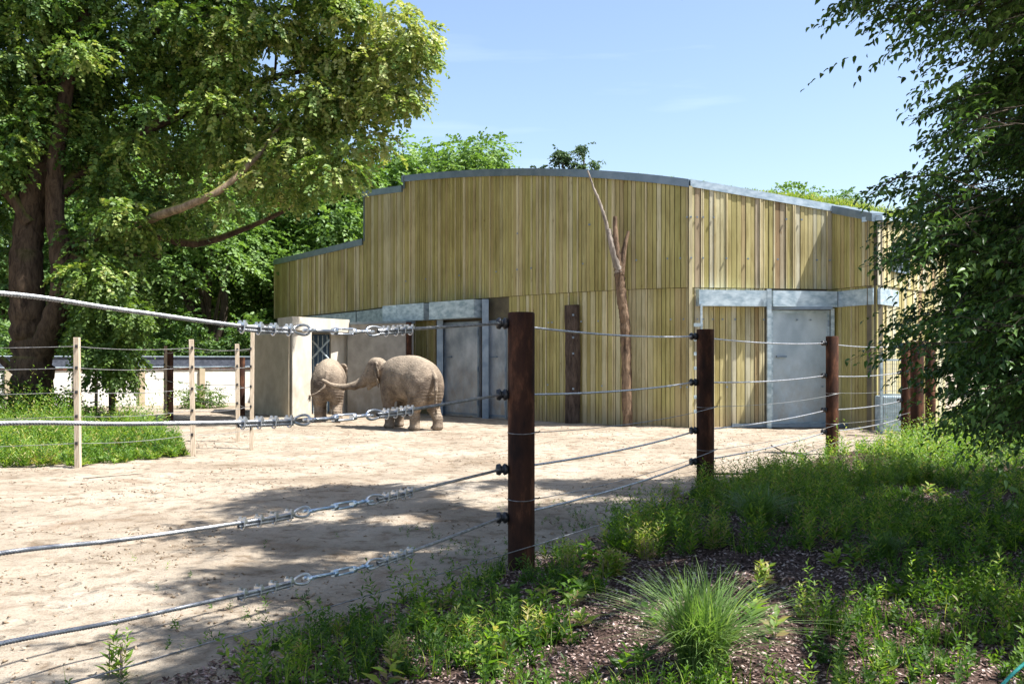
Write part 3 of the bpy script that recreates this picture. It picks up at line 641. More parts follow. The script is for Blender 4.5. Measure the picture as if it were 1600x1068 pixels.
# dead tree
dt = empty('dead_tree', 'bare dead tree trunk with broken fork leaning against the board wall', 'dead tree')
dS = float(np.polyval(cd, 975)) - .55
def sp_(px, py, dd=0): return at(px, py, dS + dd)
lst = [([sp_(981, 672), sp_(979, 600), sp_(978, 540, .02), sp_(976, 500), sp_(972, 470), sp_(969, 440, .05), sp_(967, 420)], .155, .15, 60)]
t1 = limbs('trunk', lst, M['snag'], dt)
limbs('limb', [([sp_(968, 425), sp_(962, 405), sp_(955, 380), sp_(950, 358)], .14, .075, 16)], M['snaggrey'], dt)
limbs('branch', [([sp_(951, 365), sp_(946, 345), sp_(940, 325), sp_(934, 308), sp_(928, 295), sp_(923, 280), sp_(918, 266)], .062, .022, 26)], M['snaggrey'], dt)
limbs('limb', [([sp_(969, 425), sp_(965, 400), sp_(962, 370), sp_(961, 338)], .13, .055, 18)], M['snag'], dt)
limbs('limb', [([sp_(970, 428), sp_(973, 405), sp_(976, 385), sp_(982, 361)], .12, .045, 18)], M['snag'], dt)

# ------------------------------------------------------------------ elephants
def elephant(name, label, loc, heading, scale, trunk, hind, fore, tail, earflap, lenx=1.0, headturn=0):
    root = empty(name, label, 'elephant', loc=loc, rz=heading)
    PR = []          # primitives: ('e', centre, radii, rotation, blend) or ('c', a, b, ra, rb, blend)
    def ell(c, r, rot=None, k=.10): PR.append(('e', np.array(c), np.array(r), np.array((rot or Matrix.Identity(4)).to_3x3()), k))
    def chain(pts, k=.06):
        for (p, r0), (q, r1) in zip(pts[:-1], pts[1:]): PR.append(('c', np.array(p), np.array(q), r0, r1, k))
    ell((-.02, 0, 1.45), (1.12, .58, .61)); ell((-.10, 0, 1.60), (1.0, .38, .55), k=.2); ell((.55, 0, 1.66), (.55, .30, .44), k=.2); ell((-.72, 0, 1.36), (.48, .54, .60), k=.15); ell((.62, 0, 1.42), (.44, .44, .60), k=.15)
    ell((.05, 0, 1.24), (.80, .49, .40), k=.15)
    for s in (-1, 1): ell((-.76, s * .27, 1.12), (.36, .26, .56), k=.15); ell((.64, s * .27, 1.10), (.27, .20, .50), k=.12)
    chain([((.75, 0, 1.58), .40), ((1.15, .04, 1.64), .31)], .12); h0 = len(PR)
    ell((1.30, 0, 1.72), (.31, .30, .37)); ell((1.24, .12, 1.93), (.21, .16, .15)); ell((1.24, -.12, 1.93), (.21, .16, .15)); ell((1.38, 0, 1.50), (.22, .22, .26))
    for s in (-1, 1): ell((1.34, s * .19, 1.52), (.17, .09, .18))
    chain([((1.34, 0, 1.38), .13), ((1.50, 0, 1.22), .07), ((1.55, 0, 1.14), .035)])
    Rh = Matrix.Rotation(math.radians(headturn), 4, 'Z'); piv = Vector((1.0, 0, 0)); hm = lambda p: np.array(piv + Rh @ (Vector(p) + Vector((.10, 0, 0)) - piv))
    for q_ in range(h0, len(PR)):
        p_ = PR[q_]; PR[q_] = ('e', hm(p_[1]), p_[2], np.array(Rh.to_3x3()) @ p_[3], p_[4]) if p_[0] == 'e' else ('c', hm(p_[1]), hm(p_[2]), *p_[3:])
    chain([(hm((1.42, 0, 1.68)), .20), (hm((1.56, 0, 1.52)), .18)] + [(p, r) for p, r in trunk])
    for s in (-1, 1):
        hx, kx = hind[s]
        chain([((-.78, s * .29, 1.05), .27), ((-.66 + kx, s * .30, .72), .20), ((-.80 + hx, s * .30, .34), .135), ((-.80 + hx, s * .30, .12), .15)])
        ell((-.77 + hx, s * .30, .075), (.185, .16, .09), k=.04)
        fx, kx = fore[s]
        chain([((.62, s * .28, 1.05), .20), ((.63 + kx, s * .28, .62), .150), ((.62 + fx, s * .28, .28), .125), ((.62 + fx, s * .28, .12), .14)])
        ell((.64 + fx, s * .28, .075), (.175, .16, .09), k=.04)
        R1 = Matrix.Rotation(s * math.radians(-earflap), 4, 'Z') @ Matrix.Rotation(s * math.radians(-12), 4, 'X')
        off = np.array((R1 @ Vector((-.14, 0, 0)))[:])
        for cc, rr_ in (((1.14, s * .34, 1.72), (.27, .030, .25)), ((1.15, s * .36, 1.50), (.19, .026, .30)), ((1.15, s * .32, 1.90), (.22, .045, .09))): ell(tuple(hm(np.array(cc) + off)), rr_, Rh @ R1, k=.03)
    chain([((p), r) for p, r in tail], .03)
    h = .026; lo = np.array([-1.62, -1.05, -.06]); hi = np.array([3.15, 1.65, 2.35])
    nx_, ny_, nz_ = [int(v) for v in (hi - lo) / h]; gx_, gy_, gz_ = [lo[i] + h * np.arange(m) for i, m in enumerate((nx_, ny_, nz_))]
    Dd = np.full((nx_, ny_, nz_), 1.0, np.float32)
    for pr in PR:
        k = pr[-1]
        if pr[0] == 'e': mn = pr[1] - pr[2].max(); mx_ = pr[1] + pr[2].max()
        else: rm = max(pr[3], pr[4]); mn = np.minimum(pr[1], pr[2]) - rm; mx_ = np.maximum(pr[1], pr[2]) + rm
        a_ = np.clip(((mn - .22 - lo) / h).astype(int), 0, None); b_ = np.minimum(((mx_ + .22 - lo) / h).astype(int) + 1, (nx_, ny_, nz_)); sl = tuple(slice(int(p), int(q)) for p, q in zip(a_, b_))
        P = np.stack(np.meshgrid(gx_[sl[0]], gy_[sl[1]], gz_[sl[2]], indexing='ij'), -1)
        if pr[0] == 'e':
            q = (P - pr[1]) @ pr[3]; k0 = np.linalg.norm(q / pr[2], axis=-1); k1 = np.linalg.norm(q / pr[2] ** 2, axis=-1) + 1e-6; dd = k0 * (k0 - 1) / k1
        else:
            ba = pr[2] - pr[1]; t = np.clip(((P - pr[1]) @ ba) / (ba @ ba), 0, 1); dd = np.linalg.norm(P - pr[1] - t[..., None] * ba, axis=-1) - (pr[3] + (pr[4] - pr[3]) * t)
        old = Dd[sl]; hh = np.clip(.5 + .5 * (old - dd) / k, 0, 1); Dd[sl] = old * (1 - hh) + dd * hh - k * hh * (1 - hh)
    # surface nets
    ins = Dd < 0; acc = np.zeros((nx_ - 1, ny_ - 1, nz_ - 1, 3)); cnt = np.zeros((nx_ - 1, ny_ - 1, nz_ - 1)); cor = [(i, j, k) for i in (0, 1) for j in (0, 1) for k in (0, 1)]
    g = lambda c: Dd[c[0]:nx_ - 1 + c[0], c[1]:ny_ - 1 + c[1], c[2]:nz_ - 1 + c[2]]
    for c1 in cor:
        for ax in range(3):
            if c1[ax]: continue
            c2 = list(c1); c2[ax] = 1; v1 = g(c1); v2 = g(c2); cr = (v1 < 0) != (v2 < 0); t = np.where(cr, v1 / np.where(cr, v1 - v2, 1), 0)
            for a3 in range(3): acc[..., a3] += np.where(cr, c1[a3] + (t if a3 == ax else 0), 0)
            cnt += cr
    act = cnt > 0; idm = -np.ones(act.shape, int); idm[act] = np.arange(act.sum()); ii = np.argwhere(act)
    VV = (ii + acc[act] / cnt[act][:, None]) * h + lo; QQ = []
    for ax in range(3):
        s1 = [slice(1, -1)] * 3; s1[ax] = slice(0, -1); s2 = [slice(1, -1)] * 3; s2[ax] = slice(1, None)
        A1 = ins[tuple(s1)]; A2 = ins[tuple(s2)]; e = np.argwhere(A1 != A2); 
        fl = A1[tuple(e.T)]; e = e + np.array([0 if a3 == ax else 1 for a3 in range(3)]); o1, o2 = [a3 for a3 in range(3) if a3 != ax]
        def cell(d1, d2): q = e.copy(); q[:, o1] -= d1; q[:, o2] -= d2; return idm[tuple(q.T)]
        q = np.stack([cell(1, 1), cell(0, 1), cell(0, 0), cell(1, 0)], 1); flip = fl if ax != 1 else ~fl
        q[~flip] = q[~flip][:, ::-1]; QQ.append(q)
    QQ = np.concatenate(QQ); QQ = QQ[(QQ >= 0).all(1)]
    o = npmesh('body', VV, QQ, M['hide'], root, smooth=True); me2 = o.data
    n = len(me2.vertices); no = np.zeros(n * 3, np.float32); me2.vertices.foreach_get('normal', no); no = no.reshape(-1, 3); co = VV.astype(np.float32)
    # folds of skin round the thighs and knees, real relief
    w = np.clip((1.25 - co[:, 2]) / .3, 0, 1) * np.clip((co[:, 2] - .2) / .2, 0, 1) * np.clip((-.2 - co[:, 0]) / .3, 0, 1)
    co += no * (w * np.sin(co[:, 2] * 70 + co[:, 0] * 9 + 3 * fnoise(co[:, 0] * 3, co[:, 1] * 3)) * .007)[:, None]
    co += no * ((fnoise(co[:, 0] * 5 + co[:, 1] * 3, co[:, 2] * 5) - .46) * .028)[:, None]
    co[:, 0] *= lenx
    me2.vertices.foreach_set('co', (co * scale).ravel()); me2.update()
    for s in (-1, 1):
        e = MB(); c0 = Vector(hm((1.46, s * .245, 1.70))) * scale
        bm = bmesh.new(); bmesh.ops.create_uvsphere(bm, u_segments=10, v_segments=8, radius=.028 * scale, matrix=Matrix.Translation(c0)); m3 = bpy.data.meshes.new('eye'); bm.to_mesh(m3); bm.free(); link('eye', m3, M['black'], root)
    for s in (-1, 1):     # toenails
        for leg, fx in ((.60 + fore[s][0], 1), (-.78 + hind[s][0], 1)):
            t_ = MB()
            for a in (-40, -14, 14, 40): 
                ra = math.radians(a); t_.box(Vector(((leg + .02) * lenx + .175 * math.cos(ra), s * (.28 if leg > 0 else .30) + .15 * math.sin(ra), .06)) * scale, (.018, .03, .03), Matrix.Rotation(ra, 3, 'Z'))
            t_.build('toenails', M['snaggrey'], root, bevel=.006)
    mb = MB(); tp = Vector((tail[-1][0][0] * lenx, tail[-1][0][1], tail[-1][0][2])) * scale
    for k in range(24): mb.tube([tp + Vector((random.gauss(0, .012), random.gauss(0, .012), .03)), tp + Vector((random.gauss(0, .035), random.gauss(0, .035), -.22 * random.uniform(.6, 1)))], [.006, .002], 4)
    mb.build('tail_tuft', M['barkdark'], root)
    return root
hd = math.atan2(.72, -.69)
elephant('adult_elephant', 'larger sandy brown elephant seen side-on reaching its trunk towards the other', (-2.98, 27.8, gzf(-3.0, 27.8)), hd, .985,
         [((1.70, .42, 1.36), .16), ((1.86, .62, 1.24), .115), ((2.06, .88, 1.20), .088), ((2.26, 1.12, 1.25), .068), ((2.40, 1.30, 1.36), .052), ((2.44, 1.36, 1.41), .042)],
         {1: (.16, .05), -1: (-.14, -.02)}, {1: (-.05, 0), -1: (.22, .06)},
         [((-1.08, .02, 1.74), .08), ((-1.28, .06, 1.50), .062), ((-1.34, .10, 1.15), .05), ((-1.28, .06, .80), .04), ((-1.22, .0, .60), .032)], 64, 1.02, 32)
hd2 = math.atan2(.99, -.12)
elephant('young_elephant', 'smaller pale elephant seen from behind with its tail swung to the left', (-5.98, 31.4, gzf(-6.0, 31.4)), hd2, .95,
         [((1.64, .0, 1.3), .155), ((1.68, 0, 1.05), .12), ((1.66, 0, .8), .10), ((1.6, 0, .55), .08), ((1.56, 0, .38), .06)],
         {1: (.05, .03), -1: (-.08, 0)}, {1: (.12, .03), -1: (-.1, 0)},
         [((-1.12, 0, 1.70), .07), ((-1.22, -.0, 1.48), .052), ((-1.30, .08, 1.20), .042), ((-1.34, .30, 1.02), .034), ((-1.33, .55, .92), .026)], 35)

# ------------------------------------------------------------------ rusty posts and cables
FP = [(-3.15, 4.37), (.09, 9.3), (2.9, 14.4), (6.77, 20.3), (10.27, 25.0)]
CZ = [2.35, 1.665, .945, .48]
def insulator(parent, x, y, z, dirv):
    # ribbed black bobbin bolted to the post flank
    c0 = Vector((x, y, z)); d = Vector(dirv).normalized(); pts = []; rr = []
    for t, r in ((0, .03), (.012, .03), (.014, .048), (.04, .058), (.052, .050), (.056, .036), (.074, .036), (.078, .050), (.09, .058), (.118, .050), (.126, .02)): pts.append(c0 + d * t); rr.append(r)
    MB().tube(pts, rr, 14).build('insulator', M['black'], parent, smooth=True)
def post(px_, py_, top, label, r=.13, ins=True, name='rusty_post', side=(-1, 0, 0), hooks=True, base=-.4):
    g0 = gzf(px_, py_); t = empty(name, label, 'post', 'rusty steel fence posts', (px_, py_, g0))
    n = 28; mb = MB(); vs = []
    for z, r_ in ((base, r), (top - g0 - .012, r), (top - g0, r - .008), (top - g0, r - .024), (top - g0 - .25, r - .024)):
        for k in range(n): a = 2 * math.pi * k / n; vs.append((r_ * math.cos(a), r_ * math.sin(a), z))
    fs = [(i * n + j, i * n + (j + 1) % n, (i + 1) * n + (j + 1) % n, (i + 1) * n + j) for i in range(4) for j in range(n)]; fs.append(tuple(range(4 * n, 5 * n)))
    mb.add(vs, fs); o = mb.build('pipe', M['rust'], t, smooth=True)
    if ins:
        for z in CZ: insulator(t, side[0] * (r - .005), side[1] * (r - .005), z - g0, side)
    if hooks:
        for z in (1.30, .66):
            MB().tube([Vector((r - .01, 0, z - g0)), Vector((r + .035, 0, z - g0)), Vector((r + .05, 0, z + .012 - g0))], .007, 6).build('wire_hook', M['black'], t)
            MB().tube([Vector((math.cos(a) * (r + .004), math.sin(a) * (r + .004), z - g0 + .01 * math.sin(a))) for a in np.linspace(-math.pi, 0, 14)], .004, 5).build('wire_band', M['wire'], t)
    return t
sd = Vector((-.98, -.2, 0))
post(*FP[1], 2.46, 'tall dark rusty steel fence post nearest the camera in the middle', side=sd)
post(*FP[2], 2.46, 'dark rusty steel fence post in front of the right hand wall', side=sd)
post(*FP[3], 2.50, 'sunlit orange rusty steel fence post before the blue-grey door', side=sd)
post(*FP[4], 2.45, 'rusty post half hidden by leaves with black insulators', side=sd, hooks=False)
post(xat(1433, 23.4), 23.4, 2.45, 'stout rusty post in the grass, front one of the corner group', ins=False, hooks=False, r=.155)
post(xat(1454, 25.8), 25.8, 2.4, 'rusty post rightmost of the corner group beneath the leaves', ins=False, hooks=False)
post(*FP[0], 2.46, 'rusty steel fence post left of the picture carrying the four cables', side=sd)
# measured cable shapes: (photo column, photo row)
CAB = [[(0, 458), (190, 484), (375, 509), (470, 515), (560, 518), (640, 514), (780, 505)], [(0, 661), (190, 662), (375, 659.5), (470, 656), (560, 650), (640, 640), (780, 617)],
       [(0, 864), (190, 843), (385, 815), (470, 800), (560, 785), (640, 768), (780, 732)], [(0, 1005), (190, 969), (385, 926), (470, 905), (560, 887), (640, 862), (780, 807)]]
def fence_pt(px):   # point of the fence plane seen at a photo column (first span)
    k = (px - 800) / F; y = (.09 - 9.3 * (4.93 / 4.93) * .6572) / (k - .6572); return k * y, y
OFF = Vector((-.19, -.04, 0))
names = ['topmost', 'second', 'third', 'lowest']
cabs = []
for ci in range(4):
    pts = [Vector((FP[0][0], FP[0][1], CZ[ci])) + OFF]
    for px, py in CAB[ci][:-1]:
        x, y = fence_pt(px); pts.append(Vector((x, y, CAMZ + (HZ - py) / F * y)))
    pts.append(Vector((FP[1][0], FP[1][1], CZ[ci])) + OFF)
    P = curve(pts, 1); 
    P = curve(pts, 420)
    # even spacing
    Ls = np.concatenate([[0], np.cumsum(np.linalg.norm(np.diff(P, axis=0), axis=1))]); q = np.arange(0, Ls[-1], .012); P = np.stack([np.interp(q, Ls, P[:, c]) for c in range(3)], -1)
    root = empty('steel_cable', f"{names[ci]} of the four steel cables strung along the rusty posts", 'cable', 'steel cables along the rusty posts')
    pxc = 800 + F * P[:, 0] / P[:, 1]
    def idx(px): return int(np.argmin(np.abs(pxc - px) + (P[:, 1] < 1) * 1e6))
    a0, a1 = idx(462), idx(590)
    def rope(Pp, nm='strand', r=.0125):
        V, Q = tube_np(Pp, r, 18, lobes=6, twist=60); return npmesh(nm, V, Q, M['cable'], root, smooth=True)
    rope(P[:a0]); rope(P[a1:])
    # rope tails lying back along the cable beside the clips
    T, N, B = frames(P)
    off = np.array([0, 0, -.024])
    rope(P[idx(372):a0 - 1] + off, 'rope_tail', .0115); rope(P[a1 + 1:idx(646)] + off, 'rope_tail', .0115)
    def clipat(i, up=1):
        c0 = Vector(P[i]) + Vector((0, 0, -.012)); t_ = Vector(T[i]); s_ = t_.cross(Vector((0, 0, 1))).normalized(); u_ = s_.cross(t_).normalized() * up; mb = MB()
        arc = [c0 + s_ * .022 * math.cos(a) + u_ * (-.012 + .022 * math.sin(a)) for a in np.linspace(math.pi, 2 * math.pi, 9)]
        mb.tube([c0 - s_ * .022 + u_ * .052] + arc + [c0 + s_ * .022 + u_ * .052], .0058, 6)
        R_ = Matrix((t_, s_, u_)).transposed(); mb.box(c0 + u_ * .027, (.014, .036, .011), R_)
        for k in (-1, 1): mb.tube([c0 + s_ * .022 * k + u_ * .037, c0 + s_ * .022 * k + u_ * .051], .0115, 6)
        mb.build('cable_clip', M['clip'], root)
    cl1 = (378, 404, 428, 452); cl2 = (604, 618, 630, 641)
    for px in cl1 + cl2: clipat(idx(px), 1)
    def thimble(i0, i1):
        c0 = Vector((P[i0] + P[i1]) / 2); t_ = Vector(P[i1] - P[i0]); hl = t_.length / 2; t_.normalize(); u_ = Vector((0, 0, 1)); u_ = (u_ - t_ * u_.dot(t_)).normalized()
        pts_ = []
        for a in np.linspace(0, 2 * math.pi, 25):
            w_ = .034 * (1 - .35 * math.cos(a)) if True else .03
            pts_.append(c0 + t_ * hl * math.cos(a) + u_ * w_ * math.sin(a))
        MB().tube(pts_, .0095, 8, caps=False).build('thimble', M['clip'], root, smooth=True)
    thimble(idx(484), idx(458)); thimble(idx(572), idx(600))
    # turnbuckle with two jaws
    j0, j1, k0, k1 = idx(480), idx(500), idx(522), idx(552)
    tb = M['bluesteel'] if ci > 1 else M['clip']
    t_ = Vector(P[k1] - P[k0]).normalized(); u_ = Vector((0, 0, 1)); s_ = t_.cross(u_).normalized(); u_ = s_.cross(t_)
    mb = MB()
    for s2 in (-1, 1): mb.tube([Vector(P[k0]) + u_ * .020 * s2, Vector(P[k1]) + u_ * .020 * s2], .0085, 8)
    for k in (k0, k1): mb.tube([Vector(P[k]) - t_ * .02, Vector(P[k]) + t_ * .02], .026, 10)
    mb.build('turnbuckle', tb, root, smooth=True)
    mb = MB(); mb.tube([Vector(P[j0]), Vector(P[k0])], .012, 8); mb.tube([Vector(P[k1]), Vector(P[idx(574)])], .012, 8); mb.build('threaded_rod', tb, root, smooth=True)
    for k in (idx(482), idx(573)):
        mb = MB(); c0 = Vector(P[k])
        mb.tube([c0 - s_ * .04, c0 + s_ * .04], .012, 8)
        for s2 in (-1, 1): mb.tube([c0 + s_ * .026 * s2 - t_ * .03, c0 + s_ * .024 * s2 + t_ * .05], .010, 6)
        mb.build('shackle', tb, root, smooth=True)
    # the far spans
    sag = .05
    for a, b_ in ((1, 2), (2, 3), (3, 4)):
        p = Vector((*FP[a], CZ[ci])) + OFF; q_ = Vector((*FP[b_], CZ[ci] - (.02 if ci > 1 else 0))) + OFF; L = [p.lerp(q_, f) - Vector((0, 0, sag * 4 * f * (1 - f))) for f in np.linspace(0, 1, 160)]
        V, Q = tube_np(L, .0125, 10, lobes=5, twist=50); npmesh('strand', V, Q, M['cable'], root, smooth=True)
# thin electric wires outside the posts
for z, nm in ((1.30, 'upper'), (.66, 'lower')):
    pts = []
    for (a, b_) in zip(FP[:-1], FP[1:]):
        p = Vector((*a, z)) + Vector((.18, 0, 0)); q_ = Vector((*b_, z)) + Vector((.18, 0, 0))
        if a is FP[0]: continue
        pts += [p.lerp(q_, f) - Vector((0, 0, .06 * 4 * f * (1 - f))) for f in np.linspace(0, 1, 20)[:-1]]
    o = MB().tube(pts, .004, 5).build('electric_wire', M['wire']); tag(o, f'{nm} thin bare wire running outside the rusty posts', 'wire', 'thin wires along the rusty posts')
o = MB().tube([Vector((-2.9, 5.0, .14)), Vector((-1.2, 7.6, .12)), Vector((.3, 9.35, .22)), Vector((1.5, 11.6, .15)), Vector((3.05, 14.3, .24)), Vector((5, 17.3, .2)), Vector((6.9, 20.2, .3))], .005, 5).build('electric_wire', M['wire'])
tag(o, 'thin pale wire strung just above the ground under the cables', 'wire', 'thin wires along the rusty posts')
o = MB().tube([Vector(p) for p in curve([at(1700, 960, 5.6), at(1640, 1005, 5.3), at(1590, 1045, 5.1), at(1555, 1080, 4.95), at(1480, 1150, 4.7)], 20)], .009, 8).build('teal_rope', M['teal'], smooth=True); tag(o, 'teal green rope in the bottom right corner of the bed', 'rope')

# ------------------------------------------------------------------ left paddock: stakes, wires, posts, wall
STK = [(122, 17.9, 527, 'stake', 'wooden stake at the left, nearest of the pale stakes in front of the grass'), (302, 20.0, 530, 'stake', 'pale wooden stake at the right end of the lush grass'),
       (393, 21.7, 517, 'stake', 'wooden stake in front of the concrete pier'), (372, 23.4, 537, 'stake', 'wooden stake just left of the concrete pier'),
       (258, 30.5, 540, 'stakedark', 'thin stake beside the rusty post in the middle of the far paddock'), (150, 33.5, 590, 'stakedark', 'short dark stake standing behind the grass near the big tree')]
SP = []
for px, d, ty, mt, lab in STK:
    x = xat(px, d); g0 = gzf(x, d); zt = CAMZ + (HZ - ty) / F * d; t = empty('wooden_stake', lab, 'stake', 'wooden stakes of the wire fence', (x, d, g0))
    lean = random.uniform(-.02, .02); mb = MB(); w = .05 if px != 393 else .045
    mb.prism([(-w, -w), (w, -w), (w, w), (-w, w)], -.3, zt - g0); o = mb.build('pole', M[mt], t, bevel=.008); o.rotation_euler = (0, lean, random.uniform(0, .6))
    for z in (.45, .95, 1.4, 1.85, 2.25):
        if z < zt - .1: MB().box((-.0, -w - .02, z - g0), (.018, .02, .03)).build('insulator', M['black'], t)
    SP.append((x, d))
path = [(-14, 16.6), SP[0], SP[1], SP[2], SP[3], (-9.4, 27), SP[4], SP[5]]
for z, nm in ((.45, 'lowest'), (.95, 'second lowest'), (1.4, 'middle'), (1.85, 'second highest'), (2.25, 'highest')):
    pts = []
    for a, b_ in zip(path[:-1], path[1:]):
        for f in np.linspace(0, 1, 10)[:-1]: pts.append(Vector((a[0] + (b_[0] - a[0]) * f, a[1] - .06 + (b_[1] - a[1]) * f, z - .05 * 4 * f * (1 - f))))
    o = MB().tube(pts, .0055, 5).build('electric_wire', M['wire']); tag(o, f'{nm} thin wire strung between the pale wooden stakes at the left', 'wire', 'thin wires between the wooden stakes')
post(xat(265, 31.6), 31.6, 2.3, 'rusty round post in the far paddock between tree and concrete pier', ins=False, hooks=False, r=.12)
post(xat(175, 36), 36, 2.0, 'rusty round post behind the hanging leaves of the big tree', ins=False, hooks=False, r=.12)
post(xat(378, 34.5), 34.5, 2.1, 'rusty round post close to the left edge of the concrete pier', ins=False, hooks=False, r=.11)
fw = empty('concrete_fence', 'long low white concrete wall with dark screen along its top behind the paddock', 'fence')
A_ = Vector((-27, 34.6, 0)); B_ = Vector((-12.0, 45.2, 0)); tt = (B_ - A_).normalized(); nn = Vector((tt.y, -tt.x, 0)); LL = (B_ - A_).length; rot = Matrix.Rotation(math.atan2(tt.y, tt.x), 4, 'Z').to_3x3(); npn = 7; w = LL / npn
for k in range(npn):
    c0 = A_ + tt * w * (k + .5)
    MB().box(c0 + Vector((0, 0, .72)), (w / 2 - .14, .06, .83), rot).build('wall_panel', M['whitewall'], fw)
    MB().box(c0 + Vector((0, 0, 1.60)), (w / 2 - .14, .10, .045), rot).build('rail', M['rust'], fw)
    s1 = MB().box(c0 + Vector((0, 0, 1.90)) - nn * .12, (w / 2, .03, .24), rot).build('screen', M['net'], fw)
    mb = MB()
    for zz in (1.68, 2.15): mb.tube([c0 - tt * w / 2 + Vector((0, 0, zz)) - nn * .05, c0 + tt * w / 2 + Vector((0, 0, zz)) - nn * .05], .02, 6)
    mb.build('screen_rail', M['galv'], fw)
    MB().box(A_ + tt * w * k + Vector((0, 0, .72)) + nn * .05, (.12, .12, .9), rot).build('wall_post', M['stain'], fw)

# ------------------------------------------------------------------ trees
def tz(px, py, d): p = at(px, py, d); return (p.x, p.y, p.z)
# big linden
lt = empty('linden_tree', 'huge old linden with two stems and yellow-green crown filling the upper left', 'tree', loc=(0, 0, 0))
D0 = 30.8
trunk_l = [([tz(46, 672, D0), tz(50, 620, D0), tz(50, 560, D0), tz(46, 500, D0), tz(42, 430, D0), tz(45, 350, D0 + .3), tz(68, 240, D0 + .5), tz(75, 120, D0 + .5), tz(78, -40, D0 + .6), tz(90, -200, D0 + .6)], .72, .25, 60),
           ([tz(60, 560, D0 - .1), tz(80, 510, D0 - .3), tz(96, 460, D0 - .4), tz(95, 400, D0 - .4), tz(86, 330, D0 - .3), tz(88, 250, D0 - .3), tz(105, 130, D0 - .3), tz(135, 0, D0), tz(150, -120, D0)], .42, .16, 50),
           ([tz(38, 668, D0), tz(25, 690, D0 - .7)], .35, .1, 6), ([tz(60, 665, D0), tz(88, 685, D0 - .5)], .35, .1, 6)]
limbs('trunk', trunk_l, M['bark'], lt)
limbs('limb', [([tz(205, 352, D0 - .5), tz(255, 334, D0 - 1.2), tz(300, 318, D0 - 1.6), tz(345, 296, D0 - 1.6), tz(385, 260, D0 - 1.3), tz(412, 232, D0 - .8), tz(440, 190, D0 - .3), tz(460, 150, D0 + .5)], .16, .05, 34)], M['sunlit_mossbark'], lt)
br = [([tz(90, 400, D0), tz(140, 375, D0), tz(180, 358, D0 - .3), tz(212, 350, D0 - .6)], .27, .19, 16),
      ([tz(0, 560, D0), tz(30, 585, D0), tz(45, 600, D0)], .12, .16, 10), ([tz(45, 350, D0), tz(10, 300, D0), tz(-60, 260, D0)], .22, .1, 14),
      ([tz(95, 300, D0), tz(180, 230, D0 + 1), tz(300, 170, D0 + 1.5), tz(430, 120, D0 + 1), tz(540, 100, D0)], .25, .06, 30),
      ([tz(105, 130, D0), tz(220, 60, D0 + 1), tz(360, 20, D0 + 1), tz(500, 10, D0 + 1)], .2, .05, 26),
      ([tz(210, 350, D0), tz(300, 380, D0 + 2), tz(400, 350, D0 + 3), tz(500, 300, D0 + 3)], .18, .05, 24),
      ([tz(300, 170, D0 + 1), tz(420, 190, D0 + 1), tz(520, 200, D0 + 1), tz(620, 160, D0)], .14, .03, 24),
      ([tz(430, 120, D0 + 1), tz(430, 60, D0), tz(410, 95, D0 - 1)], .05, .015, 14), ([tz(110, 400, D0 - .4), tz(180, 430, D0), tz(230, 470, D0)], .12, .05, 12),
      ([tz(190, 400, D0 + 1), tz(220, 395, D0 + 1), tz(250, 402, D0 + 1)], .10, .10, 10)]
for b1 in br: limbs('limb', [b1], M['bark'], lt)
poly = [(-200, -260), (540, -260), (575, -60), (590, 0), (622, 15), (655, 70), (668, 140), (640, 190), (598, 225), (555, 265), (530, 300), (475, 290), (425, 315), (395, 275), (325, 340), (228, 370), (185, 410), (190, 545), (150, 560), (120, 500), (125, 420), (60, 385), (0, 400), (-200, 430)]
n = 3600; px = RNG.uniform(-200, 700, n); py = RNG.uniform(-260, 570, n); k = inpoly(px, py, poly); px, py = px[k], py[k]
hole = (((px - 432) / 42) ** 2 + ((py - 85) / 30) ** 2 > 1) & (((px - 365) / 52) ** 2 + ((py - 285) / 22) ** 2 > 1) & (((px - 560) / 25) ** 2 + ((py - 60) / 22) ** 2 > 1)
stemgap = ~((px > 15) & (px < 122) & (py > 285) & (py < 600))
k = hole & stemgap; px, py = px[k], py[k]; px, py = px[:740], py[:740]; n = len(px)
d = D0 + RNG.uniform(-2.0, 1.0, n) + RNG.random(n) * np.interp(px, [300, 560], [4.5, .3]) - 1.0 * (px < 160); C = np.stack([(px - 800) / F * d, d, CAMZ + (HZ - py) / F * d], -1)
cl = np.concatenate([C, RNG.uniform(.4, .95, (n, 1))], 1)
O, D, L, t = clump_sprays(cl, 34, .45, .6, .6, .4); t = np.clip(t + .22 * np.clip((O[:, 0] + 9) / 5, -1, 1), 0, 1)
V, Fc, T = sprays(O, D, L, 12, .15, .78, .5, 1.0, tint=t)
npmesh('crown', V, Fc, M['linden'], lt, tint=T)
# hanging foliage low right of the trunk
n = 80; px = np.concatenate([RNG.uniform(110, 215, 60), RNG.uniform(140, 205, 20)]); py = np.concatenate([RNG.uniform(420, 560, 60), RNG.uniform(540, 590, 20)]); d = D0 - RNG.uniform(.5, 2.5, n)
cl = np.stack([(px - 800) / F * d, d, CAMZ + (HZ - py) / F * d, RNG.uniform(.25, .5, n)], -1); O, D, L, t = clump_sprays(cl, 14, .4, .3, .9, .7)
V, Fc, T = sprays(O, D, L, 9, .13, .72, .5, 1.0, tint=t); npmesh('low_crown', V, Fc, M['lindenb'], lt, tint=T)

